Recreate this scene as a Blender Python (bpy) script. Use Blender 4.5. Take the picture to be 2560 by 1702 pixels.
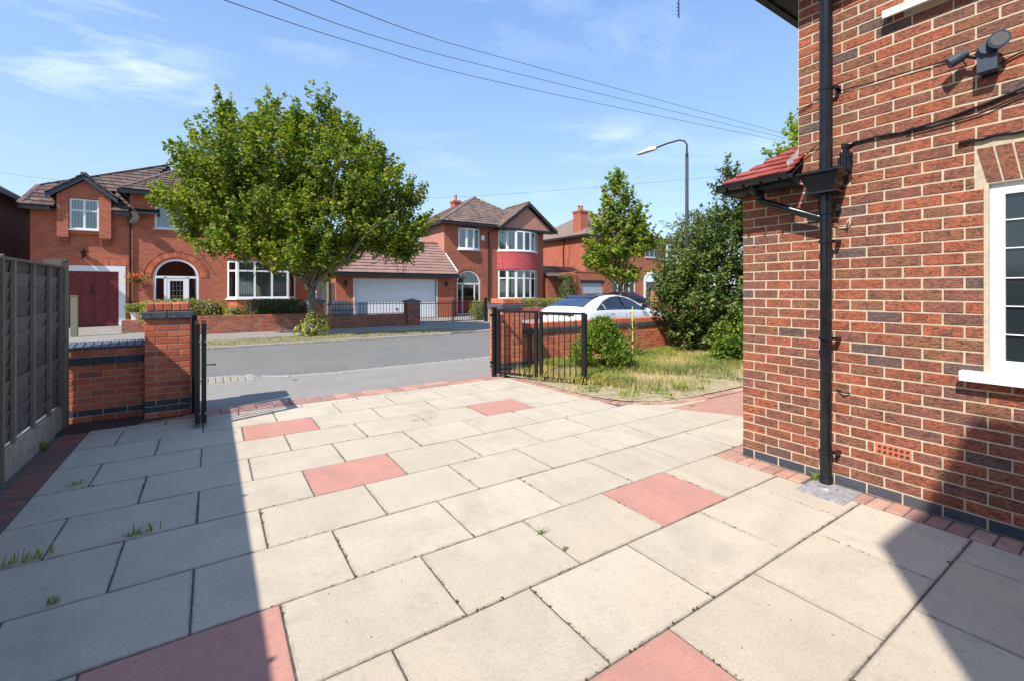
import bpy, math, random
import numpy as np
from mathutils import Vector, Matrix
R=math.radians
rng=random.Random(7); nr=np.random.RandomState(11)
scene=bpy.context.scene
for o in list(bpy.data.objects): bpy.data.objects.remove(o)
# ------------------------------------------------------------------ camera
cam_d=bpy.data.cameras.new('camera'); cam=bpy.data.objects.new('camera',cam_d); scene.collection.objects.link(cam)
YAW=33.68
cam.location=(0,0,1.55); cam.rotation_euler=(R(90),0,R(-YAW))
cam_d.lens=36*1126.1/2560; cam_d.sensor_width=36; cam_d.shift_y=-124/2560; cam_d.clip_start=.05; cam_d.clip_end=600
scene.camera=cam
# ------------------------------------------------------------------ light
SUN=Vector((-.87,-.32,1)).normalized()
EL=math.asin(SUN.z); AZ=math.atan2(SUN.x,SUN.y)
sl=bpy.data.lights.new('sun','SUN'); so=bpy.data.objects.new('sun',sl); scene.collection.objects.link(so)
sl.energy=3.45; sl.angle=R(.55); sl.color=(1,.96,.90); so.rotation_euler=SUN.to_track_quat('Z','Y').to_euler()
w=bpy.data.worlds.new('World'); scene.world=w; w.use_nodes=True
nt=w.node_tree; N=nt.nodes; LK=nt.links; N.clear()
def wn(t,**k):
    n=N.new(t)
    for a,b in k.items(): setattr(n,a,b)
    return n
sky=wn('ShaderNodeTexSky',sky_type='NISHITA'); sky.sun_disc=False; sky.sun_elevation=EL; sky.sun_rotation=AZ
sky.altitude=50; sky.air_density=1.0; sky.dust_density=.35; sky.ozone_density=2.2
tc=wn('ShaderNodeTexCoord'); sep=wn('ShaderNodeSeparateXYZ'); LK.new(tc.outputs['Generated'],sep.inputs[0])
zc=wn('ShaderNodeMath',operation='MAXIMUM'); zc.inputs[1].default_value=.16; LK.new(sep.outputs[2],zc.inputs[0])
px=wn('ShaderNodeMath',operation='DIVIDE'); LK.new(sep.outputs[0],px.inputs[0]); LK.new(zc.outputs[0],px.inputs[1])
py=wn('ShaderNodeMath',operation='DIVIDE'); LK.new(sep.outputs[1],py.inputs[0]); LK.new(zc.outputs[0],py.inputs[1])
cb=wn('ShaderNodeCombineXYZ'); LK.new(px.outputs[0],cb.inputs[0]); LK.new(py.outputs[0],cb.inputs[1])
mp=wn('ShaderNodeMapping'); mp.inputs['Scale'].default_value=(1.1,1.5,1); mp.inputs['Rotation'].default_value=(0,0,R(25)); mp.inputs['Location'].default_value=(5.5,-1.2,0); LK.new(cb.outputs[0],mp.inputs[0])
n1=wn('ShaderNodeTexNoise'); n1.inputs['Scale'].default_value=.95; n1.inputs['Detail'].default_value=9; n1.inputs['Roughness'].default_value=.62; n1.inputs['Distortion'].default_value=.35; LK.new(mp.outputs[0],n1.inputs[0])
n2=wn('ShaderNodeTexNoise'); n2.inputs['Scale'].default_value=.33; n2.inputs['Detail'].default_value=2; LK.new(mp.outputs[0],n2.inputs[0])
r1=wn('ShaderNodeMapRange'); r1.inputs[1].default_value=.50; r1.inputs[2].default_value=.86; LK.new(n1.outputs[0],r1.inputs[0])
r2=wn('ShaderNodeMapRange'); r2.inputs[1].default_value=.42; r2.inputs[2].default_value=.62; LK.new(n2.outputs[0],r2.inputs[0])
mm=wn('ShaderNodeMath',operation='MULTIPLY'); LK.new(r1.outputs[0],mm.inputs[0]); LK.new(r2.outputs[0],mm.inputs[1])
hz=wn('ShaderNodeMapRange'); hz.inputs[1].default_value=.16; hz.inputs[2].default_value=.36; LK.new(sep.outputs[2],hz.inputs[0])
m3=wn('ShaderNodeMath',operation='MULTIPLY'); LK.new(mm.outputs[0],m3.inputs[0]); LK.new(hz.outputs[0],m3.inputs[1])
mx=wn('ShaderNodeMixRGB',blend_type='MIX'); LK.new(m3.outputs[0],mx.inputs[0]); mx.inputs[2].default_value=(6.2,6.4,6.7,1)
tint=wn('ShaderNodeMixRGB',blend_type='MULTIPLY'); tint.inputs[0].default_value=1; tint.inputs[2].default_value=(.88,.86,.78,1); LK.new(sky.outputs[0],tint.inputs[1])
# thin summer veil, the same in every direction
veil=wn('ShaderNodeMixRGB',blend_type='MIX'); veil.inputs[0].default_value=.68; LK.new(tint.outputs[0],veil.inputs[1])
vr=wn('ShaderNodeValToRGB'); LK.new(sep.outputs[2],vr.inputs[0])
while len(vr.color_ramp.elements)<4: vr.color_ramp.elements.new(.5)
for e_,(p_,c_) in zip(vr.color_ramp.elements,[(0,(.25,.335,.43,1)),(.28,(.175,.275,.43,1)),(.55,(.108,.200,.41,1)),(1,(.075,.155,.36,1))]): e_.position=p_; e_.color=c_
vg=wn('ShaderNodeMixRGB',blend_type='MULTIPLY'); vg.inputs[0].default_value=1; vg.inputs[2].default_value=(10,10,10,1); LK.new(vr.outputs[0],vg.inputs[1]); LK.new(vg.outputs[0],veil.inputs[2])
LK.new(veil.outputs[0],mx.inputs[1])
bg=wn('ShaderNodeBackground'); bg.inputs['Strength'].default_value=.142; LK.new(mx.outputs[0],bg.inputs[0])
ow=wn('ShaderNodeOutputWorld'); LK.new(bg.outputs[0],ow.inputs[0])
vs=scene.view_settings; vs.view_transform='Standard'; vs.look='None'; vs.gamma=1; vs.exposure=.90; vs.use_curve_mapping=False
try: scene.cycles.max_bounces=6
except Exception: pass
# ------------------------------------------------------------------ helpers
C=bpy.context.scene.collection
CP=math.cos(R(YAW)); SP=math.sin(R(YAW))
def proj(p):
    X=p[0]*CP-p[1]*SP; Y=p[0]*SP+p[1]*CP
    if Y<.1: return (-9999,0,Y)
    return (1280+1126.1*X/Y, 727+1126.1*(1.55-p[2])/Y, Y)
def seen(p,m=60):
    u,v,Y=proj(p); return Y>.1 and -m<u<2560+m and -m<v<1702+m
def at(u,v,Y):       # a measured sight line followed to distance Y
    X=(u-1280)/1126.1*Y
    return Vector((X*CP+Y*SP,-X*SP+Y*CP,1.55+(727-v)/1126.1*Y))
def link(o,parent=None):
    C.objects.link(o)
    if parent is not None: o.parent=parent
    return o
def tag(o,label=None,cat=None,group=None,kind=None):
    if label: o['label']=label
    if cat: o['category']=cat
    if group: o['group']=group
    if kind: o['kind']=kind
    return o
def empty(name,loc=(0,0,0),label=None,cat=None,group=None,rz=0):
    o=bpy.data.objects.new(name,None); o.location=loc; o.rotation_euler=(0,0,rz); o.empty_display_size=.2
    link(o); return tag(o,label,cat,group)
class MB:
    def __init__(s): s.v=[]; s.f=[]; s.m=[]; s.cm=0; s.M=None
    def add(s,vs,fs):
        b=len(s.v)
        s.v+= [tuple(s.M@Vector(p)) if s.M else tuple(p) for p in vs]
        for f in fs: s.f.append(tuple(b+i for i in f)); s.m.append(s.cm)
    def box(s,x0,x1,y0,y1,z0,z1):
        if x0>x1:x0,x1=x1,x0
        if y0>y1:y0,y1=y1,y0
        if z0>z1:z0,z1=z1,z0
        s.add([(x0,y0,z0),(x1,y0,z0),(x1,y1,z0),(x0,y1,z0),(x0,y0,z1),(x1,y0,z1),(x1,y1,z1),(x0,y1,z1)],
              [(0,3,2,1),(4,5,6,7),(0,1,5,4),(1,2,6,5),(2,3,7,6),(3,0,4,7)])
    def quad(s,*p): s.add(p,[tuple(range(len(p)))])
    def prism(s,poly,z0,z1):           # polygon in xy
        n=len(poly); s.add([(x,y,z0) for x,y in poly]+[(x,y,z1) for x,y in poly],
            [tuple(range(n-1,-1,-1)),tuple(range(n,2*n))]+[(i,(i+1)%n,n+(i+1)%n,n+i) for i in range(n)])
    def prismy(s,poly,y0,y1):          # polygon in xz (counter-clockwise seen from -y)
        n=len(poly); s.add([(x,y0,z) for x,z in poly]+[(x,y1,z) for x,z in poly],
            [tuple(range(n)),tuple(range(2*n-1,n-1,-1))]+[((i+1)%n,i,n+i,n+(i+1)%n) for i in range(n)])
    def tube(s,pts,r,n=8,caps=True):
        pts=[Vector(p) for p in pts]; k=len(pts)
        rs=r if isinstance(r,(list,tuple)) else [r]*k
        d0=(pts[1]-pts[0]).normalized(); up=Vector((0,0,1)) if abs(d0.z)<.9 else Vector((1,0,0))
        a=d0.cross(up).normalized(); vs=[];fs=[]
        for i,p in enumerate(pts):
            d=(pts[min(i+1,k-1)]-pts[max(i-1,0)]).normalized()
            a=(a-d*a.dot(d)).normalized(); b=d.cross(a)
            for j in range(n):
                t=2*math.pi*j/n; vs.append(p+(a*math.cos(t)+b*math.sin(t))*rs[i])
        for i in range(k-1):
            for j in range(n): fs.append((i*n+j,i*n+(j+1)%n,(i+1)*n+(j+1)%n,(i+1)*n+j))
        if caps: fs.append(tuple(range(n-1,-1,-1))); fs.append(tuple((k-1)*n+j for j in range(n)))
        s.add(vs,fs)
    def build(s,name,mat,parent=None,smooth=False,kind=None):
        me=bpy.data.meshes.new(name); me.from_pydata(s.v,[],s.f)
        mats=mat if isinstance(mat,(list,tuple)) else [mat]
        for m in mats: me.materials.append(m)
        if len(mats)>1: me.polygons.foreach_set('material_index',s.m)
        if smooth: me.polygons.foreach_set('use_smooth',[True]*len(me.polygons))
        me.update()
        o=bpy.data.objects.new(name,me); link(o,parent)
        if kind: o['kind']=kind
        return o
def part(name,mat,parent,fn,**k):
    m=MB(); fn(m); return m.build(name,mat,parent,**k)
def smooth_angle(o,a=35):
    me=o.data; me.polygons.foreach_set('use_smooth',[True]*len(me.polygons))
    try: me.set_sharp_from_angle(angle=R(a))
    except Exception: pass
# ------------------------------------------------------------------ materials
def mat(name): 
    m=bpy.data.materials.new(name); m.use_nodes=True; t=m.node_tree; b=t.nodes['Principled BSDF']
    b.inputs['Specular IOR Level'].default_value=.35
    return m,t,b
def nd(t,typ,**k):
    n=t.nodes.new(typ)
    for a,v in k.items():
        if a[0]=='_': n.inputs[a[1:]].default_value=v
        else: setattr(n,a,v)
    return n
def ramp(t,fac,stops,mode='LINEAR'):
    r=nd(t,'ShaderNodeValToRGB'); cr=r.color_ramp; cr.interpolation=mode
    while len(cr.elements)<len(stops): cr.elements.new(.5)
    for e,(p,c) in zip(cr.elements,stops): e.position=p; e.color=(*c,1)
    t.links.new(fac,r.inputs[0]); return r
def rnd(t):
    oi=nd(t,'ShaderNodeObjectInfo'); g=nd(t,'ShaderNodeNewGeometry')
    a=nd(t,'ShaderNodeMath',operation='ADD'); t.links.new(oi.outputs['Random'],a.inputs[0]); t.links.new(g.outputs['Random Per Island'],a.inputs[1])
    f=nd(t,'ShaderNodeMath',operation='FRACT'); t.links.new(a.outputs[0],f.inputs[0]); return f.outputs[0]
def coords(t,scale=(1,1,1),world=False,rndoff=False):
    if world:
        g=nd(t,'ShaderNodeNewGeometry'); src=g.outputs['Position']
    else: src=nd(t,'ShaderNodeTexCoord').outputs['Object']
    m=nd(t,'ShaderNodeMapping'); m.inputs['Scale'].default_value=scale; t.links.new(src,m.inputs[0]); out=m.outputs[0]
    if rndoff:
        r=rnd(t); mu=nd(t,'ShaderNodeVectorMath',operation='SCALE'); mu.inputs[0].default_value=(37.,91.,53.); t.links.new(r,mu.inputs['Scale'])
        ad=nd(t,'ShaderNodeVectorMath',operation='ADD'); t.links.new(out,ad.inputs[0]); t.links.new(mu.outputs[0],ad.inputs[1]); out=ad.outputs[0]
    return out
def noise(t,vec,sc,det=4,rough=.55,dist=0):
    n=nd(t,'ShaderNodeTexNoise',_Scale=sc,_Detail=det,_Roughness=rough,_Distortion=dist); t.links.new(vec,n.inputs['Vector']); return n.outputs[0]
def mixc(t,fac,a,b,mode='MIX'):
    m=nd(t,'ShaderNodeMixRGB',blend_type=mode)
    for s,i in ((fac,0),(a,1),(b,2)):
        if isinstance(s,(int,float)): m.inputs[i].default_value=s
        elif isinstance(s,tuple): m.inputs[i].default_value=(*s,1)
        else: t.links.new(s,m.inputs[i])
    return m.outputs[0]
def bump(t,b,h,strength=.3,dist=.01):
    n=nd(t,'ShaderNodeBump',_Strength=strength,_Distance=dist); t.links.new(h,n.inputs['Height']); t.links.new(n.outputs[0],b.inputs['Normal'])
def mrange(t,x,a,b,c=0,d=1):
    n=nd(t,'ShaderNodeMapRange'); n.inputs[1].default_value=a;n.inputs[2].default_value=b;n.inputs[3].default_value=c;n.inputs[4].default_value=d
    t.links.new(x,n.inputs[0]); return n.outputs[0]
def simple(name,col,rough=.6,metal=0,vary=.12,sc=14,bmp=0,world=False):
    m,t,b=mat(name); v=coords(t,world=world); n=noise(t,v,sc,5)
    c=mixc(t,mrange(t,n,.3,.7),tuple(x*(1-vary) for x in col),tuple(min(1,x*(1+vary)) for x in col)); t.links.new(c,b.inputs['Base Color'])
    b.inputs['Roughness'].default_value=rough; b.inputs['Metallic'].default_value=metal
    if bmp: bump(t,b,n,bmp,.01)
    return m
def brick_mat(name,stops,spots=.5,dark=(.03,.02,.018),sc=1,bm=.5,weather=0):
    m,t,b=mat(name); r=rnd(t); base=ramp(t,r,stops,'CONSTANT' if len(stops)>3 else 'LINEAR').outputs[0]
    v=coords(t,world=True)
    n1=noise(t,v,38*sc,6,.65,.8); n2=noise(t,v,9*sc,3); 
    c=mixc(t,mrange(t,n2,.3,.7,0,.45),base,mixc(t,1.0,base,(1.7,1.6,1.5),'MULTIPLY'))
    c=mixc(t,mrange(t,n1,.60,.72,0,spots),c,dark)
    c=mixc(t,mrange(t,noise(t,v,70*sc,3),.66,.76,0,.35*spots),c,(.55,.40,.28))
    if weather:
        wv=coords(t,(1.3,1.3,1.3),world=True); c=mixc(t,mrange(t,noise(t,wv,2.2,6,.7),.52,.75,0,weather),c,(.52,.46,.40))
    t.links.new(c,b.inputs['Base Color']); b.inputs['Roughness'].default_value=.86
    wr=noise(t,coords(t,(1,.8,3.2),world=True),26*sc,6,.7,2.2); wl=noise(t,coords(t,(1,1,1.6),world=True),11,4,.6,.8); c=mixc(t,mrange(t,wl,.5,.72,0,.7),c,(.16,.085,.065)) if spots>.7 else c; c2=mixc(t,mrange(t,wr,.42,.55,.85,0),c,dark) if spots>.7 else c; t.links.new(c2,b.inputs['Base Color']); bump(t,b,wr if spots>.7 else n1,bm*1.4 if spots>.7 else bm,.007); return m
M={}
M['brick_multi']=brick_mat('brick_multi',[(0,(.33,.102,.051)),(.12,(.26,.10,.058)),(.24,(.385,.112,.051)),(.38,(.23,.10,.066)),(.47,(.29,.118,.060)),(.60,(.41,.122,.057)),(.71,(.28,.105,.068)),(.84,(.15,.096,.08)),(.88,(.335,.105,.057)),(.94,(.28,.12,.06))],.8)
M['brick_orange']=brick_mat('brick_orange',[(0,(.50,.14,.07)),(.2,(.44,.12,.06)),(.45,(.55,.165,.08)),(.7,(.47,.14,.075)),(.88,(.36,.10,.055))],.35,(.16,.05,.03))
M['brick_old']=brick_mat('brick_old',[(0,(.32,.095,.055)),(.25,(.26,.085,.055)),(.5,(.38,.11,.055)),(.75,(.30,.10,.07)),(.9,(.20,.08,.06))],.5,(.06,.04,.035),weather=.45)
M['brick_blue']=brick_mat('brick_blue',[(0,(.040,.048,.062)),(.5,(.055,.062,.078)),(1,(.075,.075,.085))],.3,(.02,.02,.025),bm=.25)
M['coping_blue']=M['brick_blue']
M['vent_red']=simple('vent_red',(.55,.14,.07),.8)
M['mortar']=simple('mortar',(.52,.43,.30),.95,vary=.14,sc=30,bmp=.3,world=True)
M['mortar_grey']=simple('mortar_grey',(.50,.42,.33),.95,vary=.2,sc=20,world=True)
def facade(name,c1,c2,mort,bx=.225,bz=.075):
    m,t,b=mat(name); g=nd(t,'ShaderNodeNewGeometry'); s=nd(t,'ShaderNodeSeparateXYZ'); t.links.new(g.outputs['Position'],s.inputs[0])
    ad=nd(t,'ShaderNodeMath',operation='ADD'); t.links.new(s.outputs[0],ad.inputs[0]); t.links.new(s.outputs[1],ad.inputs[1])
    cbn=nd(t,'ShaderNodeCombineXYZ'); t.links.new(ad.outputs[0],cbn.inputs[0]); t.links.new(s.outputs[2],cbn.inputs[1])
    br=nd(t,'ShaderNodeTexBrick'); t.links.new(cbn.outputs[0],br.inputs['Vector'])
    br.inputs['Color1'].default_value=(*c1,1); br.inputs['Color2'].default_value=(*c2,1); br.inputs['Mortar'].default_value=(*mort,1)
    br.inputs['Scale'].default_value=1; br.inputs['Brick Width'].default_value=bx; br.inputs['Row Height'].default_value=bz; br.inputs['Mortar Size'].default_value=.006; br.inputs['Bias'].default_value=-.1
    v=coords(t,world=True); c=mixc(t,mrange(t,noise(t,v,.7,5,.6),.35,.7,0,.35),br.outputs[0],mixc(t,1.0,br.outputs[0],(.62,.60,.62),'MULTIPLY'))
    c=mixc(t,mrange(t,noise(t,v,16,4,.7),.35,.75,0,.55),c,mixc(t,1.0,c,(.6,.5,.5),'MULTIPLY')); sv_=coords(t,(1.2,1.2,9),world=True); c=mixc(t,mrange(t,noise(t,sv_,1.5,5,.7),.46,.68,0,.55),c,mixc(t,1.0,c,(.62,.56,.55),'MULTIPLY'))
    t.links.new(c,b.inputs['Base Color']); b.inputs['Roughness'].default_value=.9
    iv=nd(t,'ShaderNodeMath',operation='SUBTRACT'); iv.inputs[0].default_value=1; t.links.new(br.outputs['Fac'],iv.inputs[1]); bump(t,b,iv.outputs[0],.55,.02)
    return m
M['facade_red']=facade('facade_red',(.60,.17,.085),(.47,.125,.07),(.42,.24,.17))
M['facade_brown']=facade('facade_brown',(.56,.155,.075),(.43,.12,.062),(.38,.24,.18))
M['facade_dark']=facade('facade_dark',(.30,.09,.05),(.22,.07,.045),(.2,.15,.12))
M['facade_pink']=facade('facade_pink',(.66,.29,.20),(.58,.24,.17),(.5,.38,.3))
M['hang_red']=facade('hang_red',(.66,.125,.125),(.58,.10,.10),(.46,.07,.07))
def tile_mat(name,stops,moss=.3):
    m,t,b=mat(name); r=rnd(t); base=ramp(t,r,stops).outputs[0]; v=coords(t,world=True)
    c=mixc(t,mrange(t,noise(t,v,3,6,.7),.45,.75,0,moss),base,(.30,.25,.20)); c=mixc(t,mrange(t,noise(t,v,30,4,.6),.4,.7,0,.4),c,mixc(t,1.,c,(.55,.5,.5),'MULTIPLY'))
    t.links.new(c,b.inputs['Base Color']); b.inputs['Roughness'].default_value=.85; bump(t,b,noise(t,v,60,3),.25,.006); return m
M['tile_brown']=tile_mat('tile_brown',[(0,(.145,.095,.075)),(.5,(.20,.135,.105)),(1,(.26,.18,.14))])
M['tile_dark']=tile_mat('tile_dark',[(0,(.085,.055,.048)),(.5,(.13,.082,.07)),(1,(.19,.12,.10))])
M['tile_rose']=tile_mat('tile_rose',[(0,(.30,.17,.14)),(1,(.36,.21,.17))],.2)
M['tile_red']=tile_mat('tile_red',[(0,(.27,.055,.045)),(.5,(.33,.07,.055)),(1,(.40,.09,.07))],.1)

M['lead']=simple('lead',(.42,.43,.44),.55,.2,vary=.25)
M['alu_plate']=simple('alu_plate',(.44,.42,.42),.45,.3,vary=.3,sc=30)
M['white']=simple('white',(.78,.78,.77),.35,vary=.04,sc=5)
M['white_door']=simple('white_door',(.74,.76,.78),.45,vary=.04,sc=2)
M['black_gloss']=simple('black_gloss',(.012,.013,.015),.22,vary=.3,sc=8)
M['black_iron']=simple('black_iron',(.012,.012,.013),.38,vary=.4,sc=30)
M['black_fascia']=simple('black_fascia',(.02,.022,.026),.5,vary=.3)
M['slate_paint']=simple('slate_paint',(.045,.06,.085),.55,vary=.2)
M['cap_slate']=simple('cap_slate',(.085,.095,.115),.55,vary=.35,sc=18,bmp=.2)
M['maroon']=simple('maroon',(.17,.022,.026),.5,vary=.25,sc=6)
M['red_door']=simple('red_door',(.33,.025,.025),.35,vary=.1)
M['blue_door']=simple('blue_door',(.06,.085,.13),.4)
M['grey_shutter']=simple('grey_shutter',(.42,.46,.50),.5,vary=.1)
M['concrete']=simple('concrete',(.36,.33,.26),.9,vary=.25,sc=12,bmp=.3)
M['kerb']=simple('kerb',(.33,.31,.28),.9,vary=.25,sc=10,bmp=.2,world=True)
M['bark']=simple('bark',(.15,.13,.105),.95,vary=.4,sc=18,bmp=.8)
M['twig']=simple('twig',(.10,.075,.045),.95,vary=.3)
M['soil_dark']=simple('soil_dark',(.075,.055,.042),.98,vary=.5,sc=20,bmp=.8,world=True)
M['white_post']=simple('white_post',(.7,.7,.68),.6)
M['terracotta']=simple('terracotta',(.42,.17,.09),.8)
M['rubber']=simple('rubber',(.02,.02,.02),.8)
M['steel']=simple('steel',(.55,.56,.58),.35,.8)
M['red_lamp']=simple('red_lamp',(.45,.02,.02),.2)
M['lens_grey']=simple('lens_grey',(.13,.13,.13),.3)
M['grey_lamp']=simple('grey_lamp',(.50,.50,.47),.5,vary=.1)
M['lamp_pole']=simple('lamp_pole',(.055,.05,.045),.7,vary=.3)
M['blue_plastic']=simple('blue_plastic',(.03,.16,.40),.45)
M['silver_cover']=simple('silver_cover',(.42,.45,.48),.3,.3,vary=.3,sc=6)
M['old_wood']=None
def wood(name,a,bc,ax=(1.2,14,14),dark=(.03,.028,.025)):
    m,t,b=mat(name); v=coords(t,ax,rndoff=True); n=noise(t,v,6,8,.68,1.6); c=ramp(t,n,[(.28,a),(.72,bc)]).outputs[0]
    c=mixc(t,mrange(t,rnd(t),0,1,0,.75),c,mixc(t,1.0,c,(.5,.49,.52),'MULTIPLY'))
    k=coords(t,(7,9,9),rndoff=True); vo=nd(t,'ShaderNodeTexVoronoi',_Scale=1.0); t.links.new(k,vo.inputs['Vector']); c=mixc(t,mrange(t,vo.outputs['Distance'],.05,.14,.8,0),c,dark)
    t.links.new(c,b.inputs['Base Color']); b.inputs['Roughness'].default_value=.92; bump(t,b,n,.6,.006); return m
M['fence_wood']=wood('fence_wood',(.085,.075,.066),(.25,.225,.20))
M['batten_wood']=wood('batten_wood',(.17,.15,.125),(.32,.28,.23),(14,14,1.5))
M['post_wood']=wood('post_wood',(.15,.15,.10),(.30,.28,.19),(12,12,1.5))
def slab_mat(name,c1,c2,stain):
    m,t,b=mat(name); r=rnd(t); base=ramp(t,r,[(0,c1),(1,c2)]).outputs[0]
    v=coords(t,rndoff=True); w_=coords(t,world=True)
    c=mixc(t,mrange(t,noise(t,v,1.9,6,.65,.6),.44,.68,0,.6),base,stain); c=mixc(t,mrange(t,noise(t,v,5.5,6,.7),.56,.74,0,.35),c,mixc(t,1.,c,(.66,.63,.58),'MULTIPLY'))
    c=mixc(t,mrange(t,noise(t,w_,.55,3),.45,.75,0,.25),c,mixc(t,1.,c,(.80,.78,.75),'MULTIPLY'))
    fine=noise(t,v,85,5,.7); c=mixc(t,mrange(t,fine,.54,.74,0,.7),c,mixc(t,1.,c,(.52,.49,.46),'MULTIPLY')); c=mixc(t,mrange(t,fine,.26,.40,.4,0),c,mixc(t,1.,c,(1.22,1.2,1.2),'MULTIPLY')); ty=coords(t,(2.3,.35,1),world=True); c=mixc(t,mrange(t,noise(t,ty,1.6,5,.6,.5),.52,.72,0,.28),c,mixc(t,1.,c,(.70,.68,.66),'MULTIPLY'))
    sp=nd(t,'ShaderNodeTexVoronoi',_Scale=9.0); t.links.new(v,sp.inputs['Vector']); c=mixc(t,mrange(t,sp.outputs['Distance'],.03,.06,.75,0),c,(.12,.10,.08))
    # dirt along the edges of every slab
    tcn=nd(t,'ShaderNodeTexCoord'); s=nd(t,'ShaderNodeSeparateXYZ'); t.links.new(tcn.outputs['Generated'],s.inputs[0])
    def edge(o,wd):
        a=nd(t,'ShaderNodeMath',operation='SUBTRACT'); t.links.new(o,a.inputs[0]); a.inputs[1].default_value=.5
        ab=nd(t,'ShaderNodeMath',operation='ABSOLUTE'); t.links.new(a.outputs[0],ab.inputs[0]); return mrange(t,ab.outputs[0],.5-wd,.5,0,1)
    e=nd(t,'ShaderNodeMath',operation='MAXIMUM'); t.links.new(edge(s.outputs[0],.022),e.inputs[0]); t.links.new(edge(s.outputs[1],.028),e.inputs[1])
    e2=nd(t,'ShaderNodeMath',operation='MULTIPLY'); t.links.new(e.outputs[0],e2.inputs[0]); t.links.new(mrange(t,noise(t,v,14,5,.7),.35,.68,0,.8),e2.inputs[1])
    c=mixc(t,e2.outputs[0],c,(.20,.17,.14))
    t.links.new(c,b.inputs['Base Color']); b.inputs['Roughness'].default_value=.82
    st=coords(t,(1,2.2,1),rndoff=True); h=noise(t,st,30,8,.72,2.4); bump(t,b,h,.55,.012); return m
M['slab_cream']=slab_mat('slab_cream',(.575,.482,.355),(.62,.527,.395),(.46,.395,.30))
M['slab_pink']=slab_mat('slab_pink',(.57,.275,.205),(.61,.30,.225),(.46,.24,.19))
M['brick_arch']=brick_mat('brick_arch',[(0,(.26,.10,.06)),(1,(.34,.115,.06))],.8)
M['sett_red']=brick_mat('sett_red',[(0,(.40,.22,.165)),(.3,(.34,.19,.145)),(.6,(.44,.26,.20)),(.85,(.31,.18,.145))],.4,(.12,.07,.05))
M['sett_dark']=brick_mat('sett_dark',[(0,(.26,.10,.07)),(.5,(.20,.09,.07)),(.8,(.15,.09,.07))],.6,(.05,.04,.03))
def ground_mat(name,c1,c2,sc,speck,sds=220,bm=.35,c3=None):
    m,t,b=mat(name); v=coords(t,world=True); n=noise(t,v,sc,6,.65); c=mixc(t,mrange(t,n,.3,.7),c1,c2)
    if c3: c=mixc(t,mrange(t,noise(t,v,sc*2.7,6,.7),.5,.62),c,c3)
    f=noise(t,v,sds,3,.6); c=mixc(t,mrange(t,f,.55,.75,0,speck),c,tuple(x*1.9 for x in c2)); c=mixc(t,mrange(t,f,.25,.42,speck,0),c,tuple(x*.5 for x in c1))
    t.links.new(c,b.inputs['Base Color']); b.inputs['Roughness'].default_value=.9; bump(t,b,f,bm,.008); return m
M['asphalt']=ground_mat('asphalt',(.168,.162,.144),(.205,.197,.176),.8,.35)
M['pavement']=ground_mat('pavement',(.25,.228,.196),(.31,.285,.245),1.2,.3)
M['pave_old']=ground_mat('pave_old',(.24,.215,.18),(.32,.29,.25),1.5,.3)
M['sett_beige']=ground_mat('sett_beige',(.30,.26,.20),(.38,.33,.26),6,.3)
M['verge']=ground_mat('verge',(.22,.17,.11),(.34,.27,.18),3,.5,60,.6,(.16,.12,.075))
M['bed']=ground_mat('bed',(.34,.27,.16),(.47,.37,.23),4,.5,70,.8,(.20,.19,.08))
M['land']=ground_mat('land',(.09,.11,.05),(.14,.14,.07),.3,.3,30,.3)
M['joint']=simple('joint',(.13,.11,.09),.98,vary=.4,sc=30,world=True)
def leaf_mat(name,stops,trans=.35,rough=.5):
    m,t,b=mat(name); r=rnd(t); c=ramp(t,r,stops).outputs[0]; v=coords(t,world=True)
    c=mixc(t,mrange(t,noise(t,v,.75,3),.38,.66,0,.85),c,mixc(t,1.,c,(1.5,1.42,.75),'MULTIPLY'))
    t.links.new(c,b.inputs['Base Color']); b.inputs['Roughness'].default_value=rough
    tr=nd(t,'ShaderNodeBsdfTranslucent'); t.links.new(mixc(t,1.,c,(1.25,1.3,.5),'MULTIPLY'),tr.inputs[0])
    mxs=nd(t,'ShaderNodeMixShader'); mxs.inputs[0].default_value=trans; t.links.new(b.outputs[0],mxs.inputs[1]); t.links.new(tr.outputs[0],mxs.inputs[2])
    t.links.new(mxs.outputs[0],t.nodes['Material Output'].inputs[0]); return m
M['leaf_maple']=leaf_mat('leaf_maple',[(0,(.085,.15,.024)),(.35,(.14,.21,.034)),(.7,(.21,.27,.045)),(.92,(.30,.31,.055)),(1,(.38,.30,.06))],.4)
M['leaf_small']=leaf_mat('leaf_small',[(0,(.11,.19,.03)),(.5,(.20,.28,.045)),(1,(.33,.34,.07))],.42)
M['leaf_holly']=leaf_mat('leaf_holly',[(0,(.05,.09,.026)),(.5,(.095,.145,.038)),(.85,(.15,.19,.05)),(1,(.26,.26,.08))],.25,.55)
M['leaf_conifer']=leaf_mat('leaf_conifer',[(0,(.035,.085,.012)),(.5,(.15,.24,.025)),(1,(.26,.33,.04))],.35)
M['leaf_hedge']=leaf_mat('leaf_hedge',[(0,(.03,.055,.015)),(.6,(.06,.10,.022)),(1,(.12,.14,.03))],.2)
M['leaf_gold']=leaf_mat('leaf_gold',[(0,(.11,.16,.03)),(.5,(.21,.24,.05)),(1,(.38,.36,.12))],.3)
M['leaf_pale']=leaf_mat('leaf_pale',[(0,(.09,.12,.05)),(.5,(.14,.18,.07)),(1,(.20,.22,.09))],.35)
M['grass_green']=leaf_mat('grass_green',[(0,(.12,.20,.035)),(.6,(.22,.30,.06)),(1,(.38,.38,.12))],.38)
M['grass_dry']=leaf_mat('grass_dry',[(0,(.46,.36,.18)),(.45,(.58,.48,.28)),(.8,(.40,.33,.16)),(1,(.36,.34,.14))],.3)
M['flower_red']=leaf_mat('flower_red',[(0,(.55,.03,.03)),(1,(.75,.16,.14))],.3)
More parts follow.
